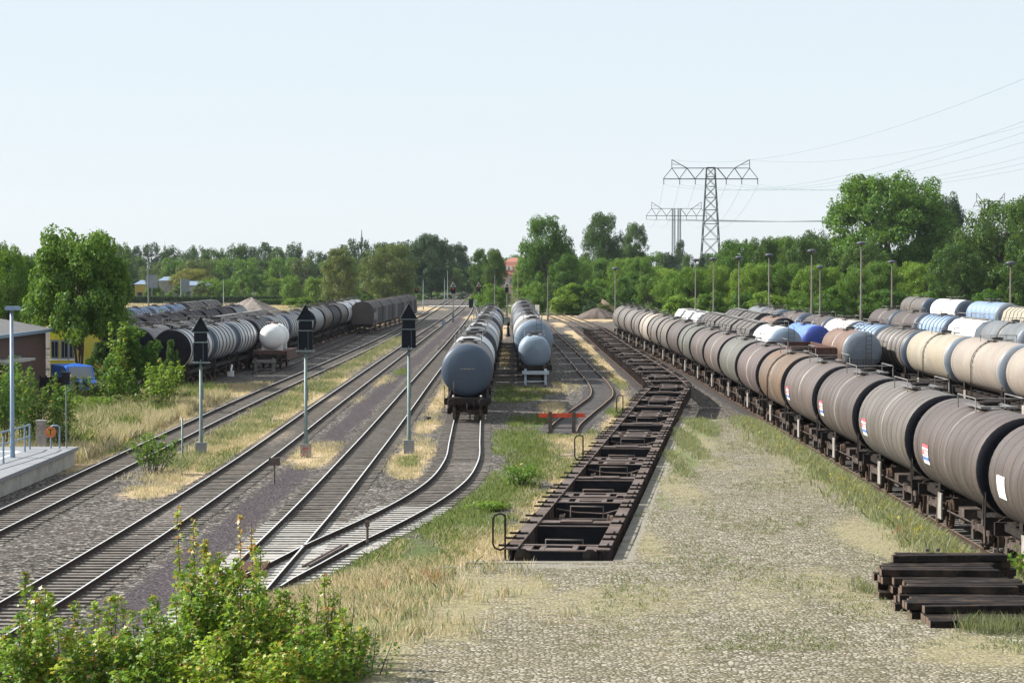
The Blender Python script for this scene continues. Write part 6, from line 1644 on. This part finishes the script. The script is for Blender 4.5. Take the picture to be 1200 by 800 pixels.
for px, tp, Y, w_, n, mt, st, lf, lb in (
 (188,420,142,56,1500,'lf_light',7,.2,'yellow-green shoots at the right foot of the large bush'),
 (150,376,149,50,1800,'lf_light',7,.22,'pale upright shoots on the left side of the large bush'),
 (135,430,146,56,1500,'lf_light',7,.2,'yellow-green shrub at the left foot of the large bush'),
 (100,440,146,44,1000,'lf_olive',6,.2,'small brownish-green shrub right of the blue van'),
 (24,424,112,70,2600,'lf_mid',9,.17,'shrub behind the platform railing'),
 (-4,412,108,60,2200,'lf_mid',8,.17,'shrub at the left edge behind the platform lamp'),
 (44,455,110,44,1600,'lf_dark',7,.16,'dark shrub right of the platform railing'),
 (76,448,113,40,900,'lf_light',6,.2,'bright fern leaved shoot behind the thin green pole'),
 (112,465,140,60,1800,'lf_light',9,.18,'low green shrub below the blue van'),
 (160,462,143,70,2000,'lf_olive',9,.18,'low olive shrub at the foot of the large bush'),
 (68,490,108,36,900,'lf_olive',6,.14,'small weedy shrub behind the orange sign'),
 (178,508,99,46,1100,'lf_mid',7,.15,'small ailanthus bush beside the left track'),
 (190,362,232,26,400,'lf_light',5,.3,'yellow-green sapling between the left tank rows'),
 (608,545,93,50,900,'lf_mid',8,.13,'dark leafy clump in the grass left of the flat wagons'),
 (575,590,84,50,800,'lf_light',8,.12,'light green weed clump nearest the curved siding'),
 (412,742,43.5,80,1300,'lf_mid',7,.08,'green shrub at the lower edge right of the maple thicket'),
 (398,695,44.8,70,1200,'lf_olive',8,.05,'grey-green weedy shrub at the right side of the maple thicket'),
 (362,690,45.2,70,1200,'lf_light',7,.08,'light green shrub between the maple thicket and the switch'),
 (1196,640,62,50,500,'lf_light',5,.12,'leafy weeds at the right edge behind the timber stack')):
    maple('bush', px, tp, Y, w_, n, lb, int(px*7+tp), leaf=lf*1.25, turn=.01, stems=st*2, mat=mt, group=None, cat='bush')

# --- grass and weeds: scattered blades as one object per kind
def blades(name, pts, h, wd, mat, label, per=7, lean=.35, spread=.12, seed=1, tri=True, hv=.5, cat='grass'):
    g = np.random.default_rng(seed); n = len(pts)*per
    B = np.repeat(pts, per, 0) + np.concatenate([g.normal(0,spread,(n,2)), np.zeros((n,1))], 1)
    hh = (np.repeat(np.broadcast_to(h, (len(pts),)), per)*g.uniform(1-hv,1+hv*.5,n))
    a = g.uniform(0,2*np.pi,n); wv = np.stack([np.cos(a),np.sin(a),np.zeros(n)],1)*(wd*g.uniform(.6,1.3,n))[:,None]
    ln = g.normal(0,lean,(n,2))*hh[:,None]
    tip = B + np.concatenate([ln, hh[:,None]],1); midp = B + np.concatenate([ln*.35, hh[:,None]*.55],1)
    V = np.stack([B-wv*.5, B+wv*.5, midp+wv*.45, tip, midp-wv*.45],1)
    o = bpy.data.objects.new(name, mesh_from(name, V, 5, M[mat])); C.objects.link(o)
    return tag(o, label, cat, kind='stuff')
def scatter_patches(ch, density, z=None, ylim=(40, 300), seed=3, cap=60000, pl=None):
    g = np.random.default_rng(seed); out = []
    for c, cx, cy, rx, ry, s in (pl or PATCH):
        if c != ch or cy > ylim[1]: continue
        area = math.pi*rx*ry; d = density*min(1, (110/cy))**1.3
        n = int(min(cap/4, area*d)); a = g.uniform(0,2*np.pi,n); r = np.sqrt(g.uniform(0,1,n))*1.02
        out.append(np.stack([cx+rx*r*np.cos(a), cy+ry*r*np.sin(a), np.zeros(n)],1))
    P_ = np.concatenate(out)
    if len(P_) > cap: P_ = P_[g.choice(len(P_), cap, False)]
    x, y = P_[:,0], P_[:,1]
    keep = np.ones(len(P_), bool)
    for k_, y0_ in (('A',0),('B',0),('C',0),('D',62),('E',172),('F',121.5)): keep &= (np.abs(x - TR[k_](y)) > (1.35 if k_ != 'D' else 1.5)) | (y < y0_)
    keep &= ~((np.abs(x - TR['G'](y)) < 1.5) & (y > 60)); keep &= ~((x > -3.4) & (y < 60.3)) & ~((x > 2.6 + (y-60.1)*.1 - .3) & (y < 119) & (y > 60))
    keep &= ~((x < PE + .3) & (y < 104.5)); keep &= (y > 62) | (x > -6)
    wob = np.sin(x*2.3 + np.sin(y*.5)*2)+np.sin(y*.37+x); keep &= (wob > -1.2)
    P_ = P_[keep]; P_[:,2] = -.02; return P_
dp = scatter_patches(0, 9, seed=4, cap=30000)
blades('dry_grass', dp, .20, .018, 'g_dry', 'straw coloured dry grass between the tracks', 8, .4, .14, 5)
gp = scatter_patches(1, 11, seed=6, cap=30000)
blades('green_grass', gp, .22, .022, 'g_green', 'fresh green grass and weeds between the sidings', 8, .45, .14, 7)
# tall reed-like dry grass left of the first track
g_ = np.random.default_rng(8); n = 9000
yy = g_.uniform(104, 158, n); xx = float(0) + TR['A'](yy) - 2.0 - g_.uniform(0,1,n)**1.2*7.5
tl = np.stack([xx, yy, np.full(n,-.02)],1)
blades('tall_dry_grass', tl[np.sin(tl[:,0]*1.3)+np.sin(tl[:,1]*.5+tl[:,0]) > -1.0], .72, .028, 'g_dry', 'tall pale dry grass on the verge left of the first track', 6, .22, .16, 9)
yy = g_.uniform(108, 165, 2600); xx = TR['A'](yy) - 3.2 - g_.uniform(0,1,2600)*8; blades('verge_weeds', np.stack([xx,yy,np.full(2600,-.02)],1), .8, .04, 'g_green', 'green weeds mixed into the tall dry verge', 6, .4, .2, 10)
n = 1900; yy = g_.uniform(100, 300, n); xx = (TR['A'](yy)+TR['B'](yy))/2 - .2 + g_.normal(0,.4,n)
blades('strip_weeds', np.stack([xx,yy,np.full(n,-.02)],1)[np.sin(yy*.9)+np.sin(yy*.37+1) > -.4], .42, .03, 'g_sage', 'grey-green weeds on the strip between the two running lines', 7, .4, .16, 12)
n = 3600; yy = g_.uniform(95, 300, n); xx = (TR['A'](yy)+TR['B'](yy))/2 - .2 + g_.normal(0,.5,n)
blades('strip_grass', np.stack([xx,yy,np.full(n,-.02)],1)[np.sin(yy*.7+2)+np.sin(yy*.29) > -.7], .24, .022, 'g_dry', 'pale dry grass on the strip between the two running lines', 7, .4, .16, 13)
# weeds on the ramp
RP = []
def rpatch(ch, px, py, rx, ry, s=1):
    x, y = at(px, py, RZ); y1 = at(px, py-ry, RZ)[1]; y0 = at(px, py+ry, RZ)[1]; RP.append((ch, x, (y0+y1)/2, rx*y/F, (y1-y0)/2, s))
for a in [(905,500,34,9),(935,515,36,12),(965,540,34,14),(1000,565,34,16),(1035,590,34,16),(1065,612,34,14),(1095,640,40,14),(820,498,16,14),(806,520,14,20),(795,545,10,16),(1192,766,18,14,.25),(1160,700,40,10,.5),(1010,690,14,10,.8)]: rpatch(0, *a)
def ramp_scatter(ch, dens, seed):
    g = np.random.default_rng(seed); out = []
    for c, cx, cy, rx, ry, s in RP:
        if c != ch: continue
        n = int(math.pi*rx*ry*dens*s); a = g.uniform(0,2*np.pi,n); r = np.sqrt(g.uniform(0,1,n))
        out.append(np.stack([cx+rx*r*np.cos(a), cy+ry*r*np.sin(a), np.zeros(n)],1))
    P_ = np.concatenate(out); x = P_[:,0]; y = P_[:,1]
    lo = np.where(y < 60, -2.3, RL(y)+.1)
    z = np.interp(x, [11.4,12.0,12.7,13.35], [RZ,.92,.5,.12])
    zl = np.interp(x, [-7.2,-5.5,-3.8,-3.0,-2.3], [-.08,.35,.85,1.05,1.1]); z = np.where(x < -2.3, zl, z)
    keep = (x < 13.4) & ((x > lo) | (y < 60)) & (y < 117.5) & (x > -7.2); P_ = P_[keep]; P_[:,2] = z[keep]; return P_
blades('ramp_weeds', ramp_scatter(0, 16, 21), .22, .016, 'g_sage', 'grey-green weeds along the edges of the cobbled yard', 8, .4, .10, 22)
n = 4200; g_ = np.random.default_rng(31); yy = g_.uniform(48, 118, n); xx = 12.3 - np.abs(g_.normal(0, .75, n)) + .7*g_.uniform(0,1,n); xx = np.clip(xx, 9.2, 13.1); zz = np.interp(xx, [11.4,12.0,12.7,13.35], [RZ,.92,.5,.12])
blades('slope_weeds', np.stack([xx,yy,zz],1), .34, .020, 'g_sage', 'grey-green weeds on the slope beside the long tank train', 8, .4, .12, 23)
n = 130; yy = g_.uniform(48, 112, n); xx = g_.uniform(11.0, 12.9, n); zz = np.interp(xx, [11.4,12.0,12.7,13.35], [RZ,.92,.5,.12])
blades('yellow_flowers', np.stack([xx,yy,zz+.25],1), .08, .035, 'g_flower', 'small yellow flowers among the slope weeds', 3, .6, .08, 24)
n = 6000; yy = 46 + 72*g_.uniform(0,1,n)**1.5; xx = RL(yy) + (11.2-RL(yy))*g_.uniform(0,1,n); 
ok = (np.sin(xx*1.3+2*np.sin(yy*.33))+np.sin(yy*.47+1.1*np.sin(xx)) > .25) | (g_.uniform(size=n) < .15)
blades('cobble_grass', np.stack([xx,yy,np.full(n,RZ)],1)[ok], .07, .018, 'g_sage', 'short tufts growing in the joints of the cobbles', 5, .6, .07, 25)
n = 4600; yy = 46 + 14*g_.uniform(0,1,n)**.8; xx = -6.6 + np.abs(g_.normal(0, 2.5, n)); zl = np.interp(xx, [-7.2,-5.5,-3.8,-3.0,-2.3], [-.08,.35,.85,1.05,1.1])
kk = (xx < 1.5) & (yy < 59.6) & (np.sin(xx*2.1+yy)+np.sin(yy*1.3-xx) > g_.uniform(-2.2, .3, n) + np.clip((xx+3)*.5, 0, 2))
blades('bank_grass', np.stack([xx,yy,zl],1)[kk], .24, .014, 'g_dry', 'tall dry grass on the bank left of the cobbled yard', 9, .3, .12, 26)
blades('bank_weeds', (np.stack([xx,yy,zl],1)[kk])[::2] + np.array([.1,.2,0]), .26, .016, 'g_sage', 'grey-green weeds on the bank left of the cobbled yard', 8, .35, .14, 27)
rs = np.array([(atY(508,56),56,RZ),(atY(1062,66),66,.9),(atY(455,55.5),55.5,.9),(atY(1058,66.5),66.5,.9)])
blades('rusty_dock', rs, .42, .03, 'g_rust', 'rust red dock stalks on the bank and the slope', 26, .2, .2, 28)
n = 220; yy = g_.uniform(48.0, 49.2, n); xx = g_.uniform(9.3, 11.2, n); blades('stack_weeds', np.stack([xx,yy,np.full(n,RZ)],1), .3, .012, 'g_sage', 'pale weeds in front of the timber stack', 6, .25, .1, 29)
n = 26000; yy = g_.uniform(345, 590, n); xx = atY(g_.uniform(110, 480, n), yy); k2 = xx < -22
blades('meadow_grass', np.stack([xx,yy,np.full(n,-.02)],1)[k2], .5, .12, 'g_dry', 'dry yellow meadow behind the left tank trains', 4, .4, .5, 30)

# ------------------------------------------------------------------ haze
mb = MB(); mb.box(-1450, 1450, -120, 2450, -1.2, 90)
hz_ = mb.build('haze', []); hz_['kind'] = 'stuff'
hm = bpy.data.materials.new('haze'); hm.use_nodes = True; hn = hm.node_tree.nodes
for x in list(hn):
    if x.type != 'OUTPUT_MATERIAL': hn.remove(x)
pv = hn.new('ShaderNodeVolumePrincipled'); pv.inputs['Color'].default_value = (.80,.88,1,1); pv.inputs['Density'].default_value = .00004; pv.inputs['Anisotropy'].default_value = .2
hm.node_tree.links.new(pv.outputs[0], [x for x in hn if x.type == 'OUTPUT_MATERIAL'][0].inputs['Volume'])
hz_.data.materials.append(hm)
